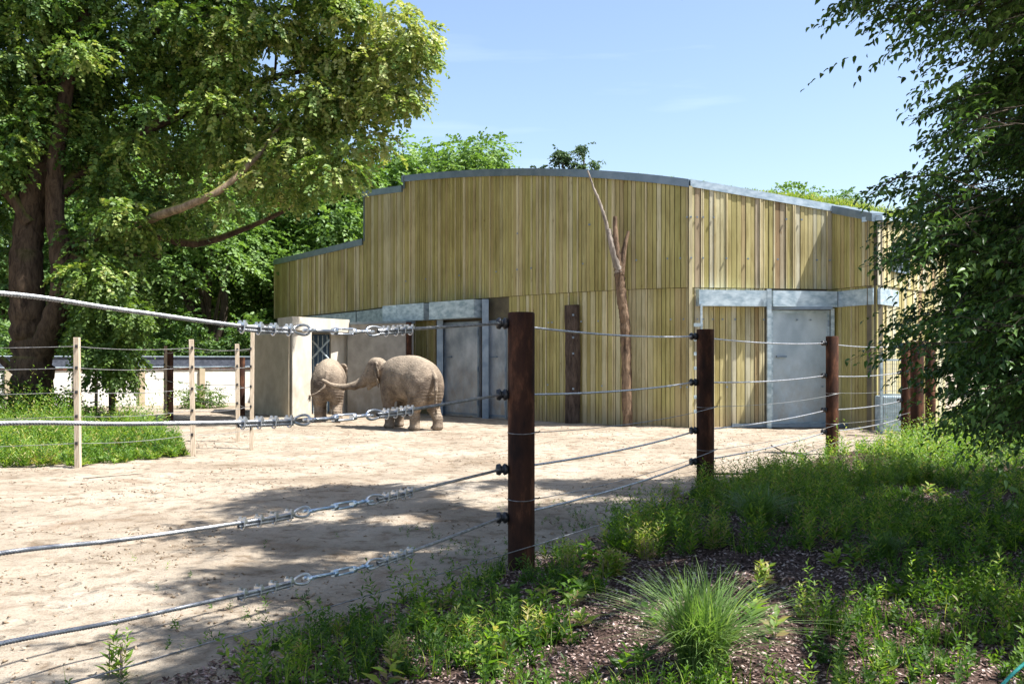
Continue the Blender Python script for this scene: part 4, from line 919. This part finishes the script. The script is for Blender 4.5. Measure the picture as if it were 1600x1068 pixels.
def bgtree(name, label, px, d, top_y, crown_w, mat, nclump=60, per=24, leaf=.27, low=.25, group='trees behind the elephant house', twist=0, barkm='barkdark', seed=None, sprl=.8, taper=.1):
    x = xat(px, d); ztop = CAMZ + (HZ - top_y) / F * d; root = empty(name, label, 'tree', group, (x, d, 0))
    R_ = crown_w / 2; zl = ztop * low; zc = (ztop + zl) / 2; hh = (ztop - zl) / 2
    dirs = nrm(RNG.normal(0, 1, (nclump, 3))); rad = RNG.random(nclump) ** .38
    C = dirs * rad[:, None] * np.array([R_, R_, hh]) * .86; C[:, 2] += zc
    C[:, :2] *= (1 - taper * np.clip((C[:, 2] - zc) / hh, 0, 1))[:, None]
    cl = np.concatenate([C, (RNG.uniform(.10, .19, (nclump, 1)) * crown_w)], 1)
    O, D, L, t = clump_sprays(cl, per, sprl, .5, .7, .25)
    V, Fc, T = sprays(O, D, L, 8, leaf, .7, .3, 1.0, tint=t)
    lst = [([(0, 0, -.3), (.2 + twist, .1, ztop * .2), (-.1 + twist * 2, 0, ztop * .4), (.1 + twist, 0, ztop * .62), (0, 0, ztop * .85)], ztop * .024, ztop * .006, 26)]
    for i in range(min(14, nclump)):
        z0 = ztop * random.uniform(.15, .55); c0 = C[i]; lst.append(([(twist, 0, z0), (c0[0] * .5 + twist * .5, c0[1] * .5, (z0 + c0[2]) / 2 + .4), tuple(c0)], ztop * .010, ztop * .002, 10))
    limbs('trunk', lst, M[barkm], root); npmesh('crown', V, Fc, M[mat], root, tint=T); return root
bgtree('broadleaf_tree', 'round bright green tree top rising above the highest stretch of roof', 724, 62, 196, 8.8, 'forestb', 230, 26, .27)
bgtree('broadleaf_tree', 'green tree between the linden crown and the stepped roof corner', 608, 60, 214, 8.6, 'forestb', 190, 26, .28)
bgtree('broadleaf_tree', 'leafy tree directly left of the lowest part of the roof', 520, 56, 225, 8.5, 'forestb', 110, 26, .27)
bgtree('broadleaf_tree', 'dense green tree beyond the far paddock, left of the board wall', 430, 54, 270, 8, 'forestb', 80, 26, .27)
bgtree('broadleaf_tree', 'tree with crooked dark trunk behind the white concrete wall', 300, 50, 240, 9, 'forestb', 70, 26, .25, low=.33, twist=.9)
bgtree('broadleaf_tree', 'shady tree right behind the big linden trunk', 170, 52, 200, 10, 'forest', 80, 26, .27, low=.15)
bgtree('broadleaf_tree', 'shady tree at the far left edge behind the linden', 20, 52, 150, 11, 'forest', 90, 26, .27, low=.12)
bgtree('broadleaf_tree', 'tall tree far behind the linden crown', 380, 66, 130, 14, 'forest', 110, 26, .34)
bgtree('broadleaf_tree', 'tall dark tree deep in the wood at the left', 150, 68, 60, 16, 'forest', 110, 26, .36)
bgtree('broadleaf_tree', 'tree in the wood behind the gap left of the pier', 345, 60, 300, 9, 'forestb', 60, 26, .28, low=.1)
bgtree('broadleaf_tree', 'tree top showing left of centre above the right roof slope', 1240, 66, 266, 5.0, 'forestb', 70, 24, .24)
bgtree('broadleaf_tree', 'small tree top above the right roof slope next to the hornbeam', 1315, 66, 276, 4.2, 'forest', 60, 24, .24)
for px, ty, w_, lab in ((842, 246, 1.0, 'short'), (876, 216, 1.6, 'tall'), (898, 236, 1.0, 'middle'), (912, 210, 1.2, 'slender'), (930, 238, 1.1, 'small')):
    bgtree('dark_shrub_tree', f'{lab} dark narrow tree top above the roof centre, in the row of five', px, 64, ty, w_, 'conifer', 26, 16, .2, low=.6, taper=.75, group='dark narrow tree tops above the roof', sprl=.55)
# more wood behind hornbeam at the right
for px, d, ty, w_ in ((1500, 60, 330, 12), (1640, 56, 260, 12), (1420, 70, 420, 9)):
    bgtree('broadleaf_tree', {1500: 'tree glimpsed through the hornbeam leaves behind the house', 1640: 'tree at the right edge far behind the hornbeam', 1420: 'low tree far off at the right end of the house'}[px], px, d, ty, w_, 'forestb', 60, 24, .32, low=.06)
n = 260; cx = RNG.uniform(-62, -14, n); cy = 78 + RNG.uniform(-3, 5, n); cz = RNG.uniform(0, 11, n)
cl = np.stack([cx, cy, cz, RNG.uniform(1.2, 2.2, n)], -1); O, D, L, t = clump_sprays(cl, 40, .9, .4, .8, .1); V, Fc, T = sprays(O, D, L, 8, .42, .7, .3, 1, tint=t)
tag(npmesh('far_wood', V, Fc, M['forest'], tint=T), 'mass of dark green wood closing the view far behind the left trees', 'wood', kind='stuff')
# understory shrubs
def bush(label, px, d, w, h, mat='forest', n=26, leaf=.2, per=26):
    x = xat(px, d); root = empty('bush', label, 'bush', 'bushes of the understory', (x, d, 0)); a = RNG.random(n) * 6.28; r = np.sqrt(RNG.random(n)); C = np.stack([np.cos(a) * r * w / 2, np.sin(a) * r * w * .3, RNG.random(n) * (h - .5) + .2], -1)
    cl = np.concatenate([C, RNG.uniform(.3, .75, (n, 1))], 1); O, D, L, t = clump_sprays(cl, per, .5, .4, .9, .1); V, Fc, T = sprays(O, D, L, 8, leaf, .65, .3, 1, tint=t)
    npmesh('foliage', V, Fc, M[mat], root, tint=T); limbs('stem', [([(0, 0, -.1), (0, 0, h * .3), tuple(C[i])], .05, .01, 6) for i in range(8)], M['barkdark'], root); return root
for px, d, w_, h_, lab in ((-40, 46, 8, 4.5, 'dark bush at the left edge beyond the white wall'), (90, 48, 7, 4, 'dark bush behind the linden trunk'), (215, 47, 6, 3.6, 'bush above the white wall right of the linden'),
                           (290, 49, 6, 3.6, 'bush below the crooked trunk behind the wall'), (360, 48, 5, 4.2, 'bush left of the pale stake by the pier'), (430, 52, 5, 5, 'bush beside the lower left corner of the house')):
    bush(lab, px, d, w_, h_, 'forest', 34, .2)
bush('low bush by the linden foot in the shade', 8, 29.5, 3, 1.4, 'lindenb', 18, .12); bush('small bush sprouting right of the linden foot', 95, 29.8, 2.2, 1.0, 'lindenb', 14, .11)
bush('small weed bush in front of the white wall', 318, 40, 1.2, .9, 'lindenb', 8, .12)

def gpt(px, py): d = CAMZ * F / (py - HZ); return xat(px, d), d
HOLES = [(*gpt(900, 875), .6), (*gpt(1010, 865), .75), (*gpt(1090, 850), .5), (*gpt(700, 1010), .5), (*gpt(800, 1000), .5), (*gpt(760, 1055), .42), (*gpt(1100, 985), .5), (*gpt(1250, 1010), .5), (*gpt(1340, 985), .42), (*gpt(1190, 925), .4),
         (*gpt(1400, 1050), .3), (*gpt(560, 868), .30), (*gpt(690, 855), .22), (*gpt(400, 868), .28), (*gpt(640, 812), .3), (*gpt(740, 790), .3), (*gpt(500, 800), .3), (*gpt(380, 960), .3), (*gpt(830, 765), .3), (*gpt(950, 780), .3), (*gpt(1200, 850), .4), (*gpt(1340, 850), .3), (*gpt(1500, 880), .3), (*gpt(1550, 970), .25), (*gpt(200, 1040), .3), (*gpt(860, 930), .25), (*gpt(1000, 1045), .2), (*gpt(1420, 790), .4)]
def clearing(O, low=False):       # gaps in the canopy: sprays whose shadow would fall on the sunlit spots are absent
    k_ = O[:, 2] / math.tan(math.radians(SUN_EL)); gx = O[:, 0] - SH.x * k_; gy = O[:, 1] - SH.y * k_; keep = np.ones(len(O), bool)
    for hx, hy, hr in (HOLES[:12] if low else HOLES): hr = hr * (1.0 if low else 1.3) + (0 if low else .12); keep &= ((gx - hx) / hr) ** 2 + ((gy - hy) / (hr * 1.1)) ** 2 > 1 + .3 * RNG.random(len(O))
    if not low: keep &= gx > np.interp(gy, [4, 6.6, 8, 10, 16], [-3.1, -3.2, -3.4, -4.6, -4.6])
    return keep
# hornbeam at the right, crown reaching over the camera side
ht = empty('hornbeam_tree', 'dark green hornbeam with hanging sprays of leaves along the right edge', 'tree')
TX, TY = 6.6, 9.3
lst = [([(TX, TY, -.2), (TX + .1, TY, 2), (TX - .1, TY + .1, 4.5), (TX, TY, 8), (TX + .2, TY, 12.5)], .26, .08, 36)]
hpoly = [(1760, -300), (1335, -200), (1335, 10), (1370, 55), (1330, 92), (1350, 105), (1420, 110), (1500, 130), (1475, 170), (1510, 195), (1455, 215), (1520, 235), (1500, 262), (1380, 275), (1385, 330), (1395, 365), (1420, 420), (1400, 455), (1425, 500), (1395, 535), (1410, 560), (1470, 580), (1480, 625), (1500, 660), (1530, 690), (1600, 700), (1760, 730)]
n = 9000; px = RNG.uniform(1320, 1760, n); py = RNG.uniform(-300, 730, n); k = inpoly(px, py, hpoly); px, py = px[k], py[k]
lay = vnoise(px * .006 + 5, py * .022 + 3); k = RNG.random(len(px)) < np.clip((lay - .34) * 4.0 + np.clip((px - 1500) / 200, 0, 1) * np.clip((py - 250) / 120, .15, 1) * .6, .03, 1) * np.where(py > 600, .38, 1); px, py = px[k], py[k]
n = len(px); d = 8.6 + RNG.uniform(-1.3, 2.4, n); O = np.stack([(px - 800) / F * d, d, CAMZ + (HZ - py) / F * d], -1)
O = O[clearing(O, True)]
hp = np.stack([RNG.uniform(1380, 1780, 2600), RNG.uniform(-280, 640, 2600)], -1); hp = hp[inpoly(hp[:, 0] - 52, hp[:, 1], hpoly)]; hk_ = vnoise(hp[:, 0] * .004 + 5, hp[:, 1] * .022 + 3) + np.clip((hp[:, 0] - 1560) / 250, -.2, .3) + .34 * (hp[:, 1] > 240) > .48; hp = hp[hk_][:290]; dd_ = 8.8 + RNG.uniform(-1.0, 3.0, len(hp))
cl = np.stack([(hp[:, 0] - 800) / F * dd_, dd_, CAMZ + (HZ - hp[:, 1]) / F * dd_, RNG.uniform(.22, .5, len(hp))], -1); O_, D_, L_2, t_2 = clump_sprays(cl, 34, .4, .1, .42, .1); k_ = clearing(O_, True) & ((O_[:, 0] / O_[:, 1]) * F + 800 > 1350); O_ = O_[k_]
O = np.concatenate([O, O_]); n = len(O)
D = np.stack([-1.0 + RNG.normal(0, .45, n), RNG.normal(0, .55, n), -.16 + RNG.normal(0, .26, n)], -1)
O1 = O; D1 = D; L1 = .28 + .26 * RNG.random(n)
V, Fc, T = sprays(O, D, L1, 10, .066, .5, .35, .85, tint=RNG.random(n) * .85, shape=6)
npmesh('crown', V, Fc, M['horn'], ht, tint=T)
# twigs of the sprays and limbs
tw = []
for i in range(0, n, 3):
    u = D1[i] / np.linalg.norm(D1[i]); a = O1[i] - u * .35; tw.append(([tuple(a), tuple(O1[i] + [0, 0, .02]), tuple(O1[i] + u * L1[i] * .9 - np.array([0, 0, .3 * L1[i]]))], .006, .002, 4))
V_ = []; Q_ = []; b = 0
for pts, r0, r1, nn_ in tw:
    P = np.array(pts); v, q = tube_np(P, np.linspace(r0, r1, len(P)), 3); V_.append(v); Q_.append(q + b); b += len(v)
npmesh('twigs', np.concatenate(V_), np.concatenate(Q_), M['barkdark'], ht)
for k in range(34):
    z0 = RNG.uniform(1.0, 7.5); j = RNG.integers(0, n); e = O1[j]
    if e[2] < z0 - 2 or e[2] > z0 + 2: continue
    lst.append(([(TX, TY, z0), ((TX + e[0]) / 2 + .3, (TY + e[1]) / 2, (z0 + e[2]) / 2 + .35), tuple(e)], .05, .008, 12))
# high crown (above the picture) that shades the bed and the sand
def overhead(x, y, z): return z > CAMZ + .385 * y + .6
cs = []
tries = 0
while len(cs) < 640 and tries < 20000:
    tries += 1; x = RNG.uniform(-.5, 15); y = RNG.uniform(1.5, 15.2); z = RNG.uniform(6.5, 11.0)
    if not overhead(x, y, z): continue
    gx = x - z / 1.88; gy = y + .12 * z     # where its shadow falls
    if gx < np.interp(gy, [5.5, 6.3, 7.4, 8.6, 9.4, 10.5, 12, 14.8, 16.2], [-2.7, -2.7, -1.6, -2.3, -3.0, -3.0, -3.4, -3.1, -2.0]) or gy > 16.6: continue
    if fnoise(np.array(gx * .38 + 4.0), np.array(gy * 1.05 + 8.0), 2) < .335: continue
    cs.append((x, y, z, RNG.uniform(.35, .75)))
for bx_, by_, zz_ in ((.09, 9.3, .9), (.09, 9.3, 1.6), (.09, 9.3, 2.3), (2.9, 14.4, .6), (2.9, 14.4, 1.3), (2.9, 14.4, 2.0), (2.9, 14.4, 2.5)):  # extra unseen clumps added along the sun's rays to shade two posts
    for hz_ in (9.0, 10.2): k_ = (hz_ - zz_) / math.tan(math.radians(SUN_EL)); cs.append((bx_ + SH.x * k_, by_ + SH.y * k_, hz_, .5))
cl = np.array(cs); O, D, L, t = clump_sprays(cl, 58, .5, .2, .6, .2); k = clearing(O) & (O[:, 2] > CAMZ + .385 * O[:, 1] + .75); O, D, L, t = O[k], D[k], L[k], t[k]
V, Fc, T = sprays(O, D, L, 9, .13, .6, .3, 1.0, tint=t * .7); npmesh('high_crown', V, Fc, M['horn'], ht, tint=T)
for k in range(0, len(cs), 5):
    e = cs[k]; lst.append(([(TX, TY, min(e[2] - 1.5, 8)), ((TX + e[0]) / 2, (TY + e[1]) / 2, e[2] - .2), e[:3]], .07, .012, 14))
limbs('trunk', lst, M['barkdark'], ht)

# ------------------------------------------------------------------ ground plants
def stalks(xx, yy, zz, h, nl, leaf, ratio, tint, lean=.18, spread=.9):
    n = len(xx); D = np.stack([RNG.normal(0, lean, n), RNG.normal(0, lean, n), np.ones(n)], -1)
    return sprays(np.stack([xx, yy, zz], -1), D, h, nl, leaf, ratio, 0, spread, tint=tint, spiral=True)
def blades(xx, yy, zz, h, w, tint, lean=.35, segs=4):
    n = len(xx); a = RNG.random(n) * 2 * np.pi; ln = lean * (.1 + 1.15 * RNG.random(n)); dx, dy = np.cos(a) * ln, np.sin(a) * ln
    pa = a + np.pi / 2 + RNG.normal(0, .4, n); wx, wy = np.cos(pa), np.sin(pa); V = []
    for s in range(segs + 1):
        f = s / segs; cx = xx + dx * h * f ** 1.9; cy = yy + dy * h * f ** 1.9; cz = zz + h * (f - .35 * ln * f ** 2.4); ww = w * (1 - f ** 1.6) * .5 + .0004
        V.append(np.stack([cx - wx * ww, cy - wy * ww, cz], -1)); V.append(np.stack([cx + wx * ww, cy + wy * ww, cz], -1))
    V = np.stack(V, 1).reshape(-1, 3); k = 2 * (segs + 1); b = np.arange(n)[:, None] * k
    Fc = np.concatenate([np.concatenate([b + [[2 * s, 2 * s + 1, 2 * s + 3]], b + [[2 * s, 2 * s + 3, 2 * s + 2]]]) for s in range(segs)])
    return V, Fc, np.repeat(tint, k)
# low weeds of the planted bed
parts = []
n = 15000; yy = 5.2 + 12 * RNG.random(n) ** 1.15; uu = RNG.random(n) * 13 - .1; xx = fence_x(yy) + uu; k = (xx < yy * .6 + 1); xx, yy, uu = xx[k], yy[k], uu[k]
den = fnoise(xx * .85 + 3, yy * .85 + 1, 3); thr = .488 - .012 * (yy - 6) - .03 * np.clip(uu - 3, 0, 3) ; k = (den > thr) & (RNG.random(len(xx)) < .62); xx, yy = xx[k], yy[k]; z, u = mz(xx, yy); k = u > -.1; xx, yy, z = xx[k], yy[k], z[k]
patch = fnoise(xx * 1.3 + 30, yy * 1.3, 2); n = len(xx); h = (.08 + .20 * RNG.random(n)) * (1 + .8 * (patch > .48))
tt_ = np.clip(patch + RNG.normal(0, .15, n), 0, 1)
sel = RNG.random(n) < .5
parts.append(stalks(xx[sel], yy[sel], z[sel], h[sel], 22, .075, .32, tt_[sel], .35))
parts.append(stalks(xx[~sel], yy[~sel], z[~sel], h[~sel] * .8, 18, .055, .55, tt_[~sel], .5, 1.1))
m_ = RNG.random(n) < .35; bx = np.repeat(xx[m_], 7) + RNG.normal(0, .05, 7 * m_.sum()); by = np.repeat(yy[m_], 7) + RNG.normal(0, .05, 7 * m_.sum()); bz = np.repeat(z[m_], 7)
parts.append(blades(bx, by, bz, .08 + .18 * RNG.random(len(bx)), .006, RNG.random(len(bx)), .6))
V, Fc, T = join(parts); tag(npmesh('low_weeds', V, Fc, M['bedweed_shaded'], tint=T), 'low green weeds and seedlings spreading over the mulch bed', 'weeds', kind='stuff')
# taller stalks near the fence foot and mid bed
parts = []
n = 1900; yy = 6 + 10 * RNG.random(n); xx = fence_x(yy) + .1 + np.abs(RNG.normal(0, 2.2, n)); den = fnoise(xx * .7 + 13, yy * .7 + 7, 2); k = (den > .44) & (RNG.random(n) < np.clip((yy - 7.2) / 2.2, .16, 1)); xx, yy = xx[k], yy[k]; z, u = mz(xx, yy); n = len(xx)
parts.append(stalks(xx, yy, z, (.22 + .40 * RNG.random(n)) * np.clip((yy - 4) / 5, .45, 1), 32, .10, .22, .35 + .6 * RNG.random(n), .12))
n = 420; yy = 5.6 + 10 * RNG.random(n); xx = fence_x(yy) + .2 + RNG.random(n) * 8; k = (xx < yy * .58) & (fnoise(xx * .6 + 40, yy * .6, 2) > .36); xx, yy = xx[k], yy[k]; z, u = mz(xx, yy); n = len(xx)
parts.append(stalks(xx, yy, z, .08 + .14 * RNG.random(n), 12, .15, .42, .2 + .75 * RNG.random(n), .2, 1.3))
V, Fc, T = join(parts); tag(npmesh('tall_weeds', V, Fc, M['bedweed_shaded'], tint=T), 'upright narrow-leaved stalks growing along the fence and in the bed', 'weeds', kind='stuff')
# meadow behind the bed at the right
n = 15000; yy = 14.5 + 27 * RNG.random(n) ** 1.4; uu = RNG.random(n) ** 1.0 * 16; xx = fence_x(yy) + .15 + uu; k = (xx < yy * .62 + 1); xx, yy, uu = xx[k], yy[k], uu[k]
cn = fnoise(xx * .9 + 60, yy * .7 + 3, 3); k = RNG.random(len(xx)) < np.clip(.35 + uu * .5, 0, 1) * np.where(yy < 19, np.clip((cn - .40) * 9, .05, 1), 1); xx, yy, cn = xx[k], yy[k], cn[k]; z, u = mz(xx, yy); n = len(xx)
far = np.clip((yy - 15) / 20, 0, 1); h = (.16 + .46 * RNG.random(n)) * (1 + .3 * far) * np.clip((yy - 12) / 5, .5, 1) * np.clip(.5 + (cn - .35) * 3, .5, 1.5)
parts = [stalks(xx, yy, z, h, 18, .125, .30, np.clip(.45 + .4 * fnoise(xx, yy, 2) + RNG.normal(0, .15, n), 0, 1), .16)]
V, Fc, T = join(parts); tag(npmesh('meadow_grass', V, Fc, M['weed'], tint=T), 'lush sunlit meadow grass beyond the mulch bed at the right', 'grass', kind='stuff')
# grass patch in the left paddock
n = 11000; yy = 17.9 + 12 * RNG.random(n); xr = np.interp(yy, [17.9, 19.3, 20, 24, 30], [-8.4, -6.7, -6.9, -8.6, -11]) + (fnoise(yy * 1.4, yy * 0, 2) - .5) * 1.6; xx = xr - RNG.random(n) ** 1.0 * 13; fr_ = 17.9 + .25 * (xx + 9) + (fnoise(xx * 1.5, xx * 0, 2) - .5) * 1.2
k = (yy > fr_) & (xx > -yy * .62); xx, yy, xr = xx[k], yy[k], xr[k]; z = gz(xx, yy); n = len(xx); tall = np.clip((fnoise(xx * 1.1 + 5, yy * 1.1, 3) - .32) * 5, .2, 1.6); h = (.22 + .75 * RNG.random(n) ** 1.3) * tall * np.clip((xr - xx) / .8, .35, 1) * np.clip((yy - 17.6) / 2, .5, 1)
h = h * np.where(RNG.random(n) < .1, 1.7, 1); V, Fc, T = stalks(xx, yy, z, h, 20, .15, .24, np.clip(.6 + .9 * (fnoise(xx, yy, 2) - .4) + RNG.normal(0, .25, n), 0, 1), .28)
tag(npmesh('paddock_grass', V, Fc, M['weed'], tint=T), 'bright green weeds and grass round the foot of the big linden', 'grass', kind='stuff')
# wisps on the sand
n = 500; yy = 5.8 + 9 * RNG.random(n); xx = fence_x(yy) - np.abs(RNG.normal(0, 1.3, n)); k = fnoise(xx * .9, yy * .9, 2) > .42; xx, yy = xx[k], yy[k]; z, _ = mz(xx, yy)
V, Fc, T = stalks(xx, yy, z, .05 + .07 * RNG.random(len(xx)), 12, .035, .4, RNG.random(len(xx)) * .7, .5, 1.1)
tag(npmesh('sand_weeds', V, Fc, M['weed'], tint=T), 'thin sprouting weeds on the sand along the fence line', 'weeds', kind='stuff')
# ornamental tufts: single plants
def tuft(label, px, py, n, h, w, tint0, spreadr=.06):
    d = CAMZ * F / (py - HZ); x = xat(px, d); z0 = float(mz(x, d)[0]); root = empty('grass_tuft', label, 'grass tuft', 'ornamental grass tufts', (x, d, z0))
    a = RNG.random(n) * 6.28; r = spreadr * np.sqrt(RNG.random(n))
    V, Fc, T = blades(np.cos(a) * r, np.sin(a) * r, np.zeros(n), h * (.4 + .65 * RNG.random(n)), w, np.clip(tint0 + RNG.normal(0, .2, n), 0, 1), 1.05, 7)
    npmesh('blades', V, Fc, M['grass'], root, tint=T)
tuft('large arching tuft of fine grass at the bottom of the picture', 1095, 1080, 1000, .70, .011, .6, .13)
tuft('smaller dark grass tuft between the second rusty post and the weeds', 1185, 835, 600, .62, .013, .35, .12)
tuft('small grass tuft in the shade at the right of the bed', 1385, 890, 350, .32, .008, .3, .08)
def sprig(label, px, py, h, nst=3, leaf=.1, ratio=.33, tint0=.8):
    d = CAMZ * F / (py - HZ); x = xat(px, d); z0 = float(mz(x, d)[0]); root = empty('leafy_weed', label, 'plant', 'single leafy weeds', (x, d, z0)); xx = RNG.normal(0, .04, nst); yy = RNG.normal(0, .04, nst)
    V, Fc, T = stalks(xx, yy, np.zeros(nst), h * (.7 + .4 * RNG.random(nst)), 26, leaf, ratio, np.clip(tint0 + RNG.normal(0, .08, nst), 0, 1), .15); npmesh('leaves', V, Fc, M['weed'], root, tint=T)
    st = MB()
    for i in range(nst): st.tube([Vector((xx[i], yy[i], -.02)), Vector((xx[i], yy[i], h * .6))], [.005, .003], 5)
    st.build('stem', M['stakedark'], root)
sprig('upright leafy weed at the bottom left on the sand', 178, 1062, .36, 3, .10, .3, .7)
sprig('bright yellow-green seedling with broad leaves above the large tuft', 1183, 930, .22, 2, .12, .42, .95)
sprig('tall light green stalk between the first two rusty posts', 1020, 835, .52, 4, .10, .25, .85)
sprig('pale stalk right of the large tuft', 1262, 1000, .34, 3, .09, .3, .8)
sprig('ferny yellow-green weed at the bottom centre', 830, 1015, .26, 6, .09, .22, .95)
sprig('ferny weed left of centre in front of the mulch', 725, 1010, .22, 9, .09, .22, .9)
sprig('tall sunlit weed left of the second rusty post', 1050, 800, .5, 7, .10, .25, .9)
sprig('yellow-green broadleaf weed in the sun between posts and tuft', 950, 905, .30, 9, .12, .35, .95)
sprig('sunlit weed in front of the smaller dark tuft', 1115, 868, .34, 8, .10, .3, .92)
sprig('bright weed clump at the foot of the nearest rusty post', 885, 900, .34, 8, .08, .28, .9)
sprig('sunlit weed clump in the middle of the bed', 1010, 880, .34, 10, .09, .25, .95)
sprig('light weed with narrow leaves at the lower edge', 620, 1058, .22, 7, .08, .25, .9)
# dead sticks on the sand
def stick(label, pts, r):
    P = [Vector((p[0], p[1], gzf(p[0], p[1]) + p[2])) for p in pts]; V, Q = tube_np(curve(P, 16), np.linspace(r, r * .4, 16), 6, noise=.3); o = npmesh('dead_stick', V, Q, M['barkdark'], smooth=True); tag(o, label, 'stick', 'dead sticks on the sand')
def gp(px, py, h=.03): d = CAMZ * F / (py - HZ); return (xat(px, d), d, h)
stick('dead stick on the sand between the second and third rusty posts', [gp(1115, 742), gp(1170, 745, .06), gp(1250, 744, .03)], .022)
stick('forked dead twig lying before the blue-grey door', [gp(1205, 705, .1), gp(1232, 712, .05), gp(1262, 714, .03)], .018)
stick('long thin stick on the sand below the left grass', [gp(130, 750), gp(175, 746, .03), gp(222, 742)], .008)
stick('dark curved stick beside the lowest cable clips', [gp(455, 938), gp(475, 943, .04), gp(485, 955, .02)], .008)
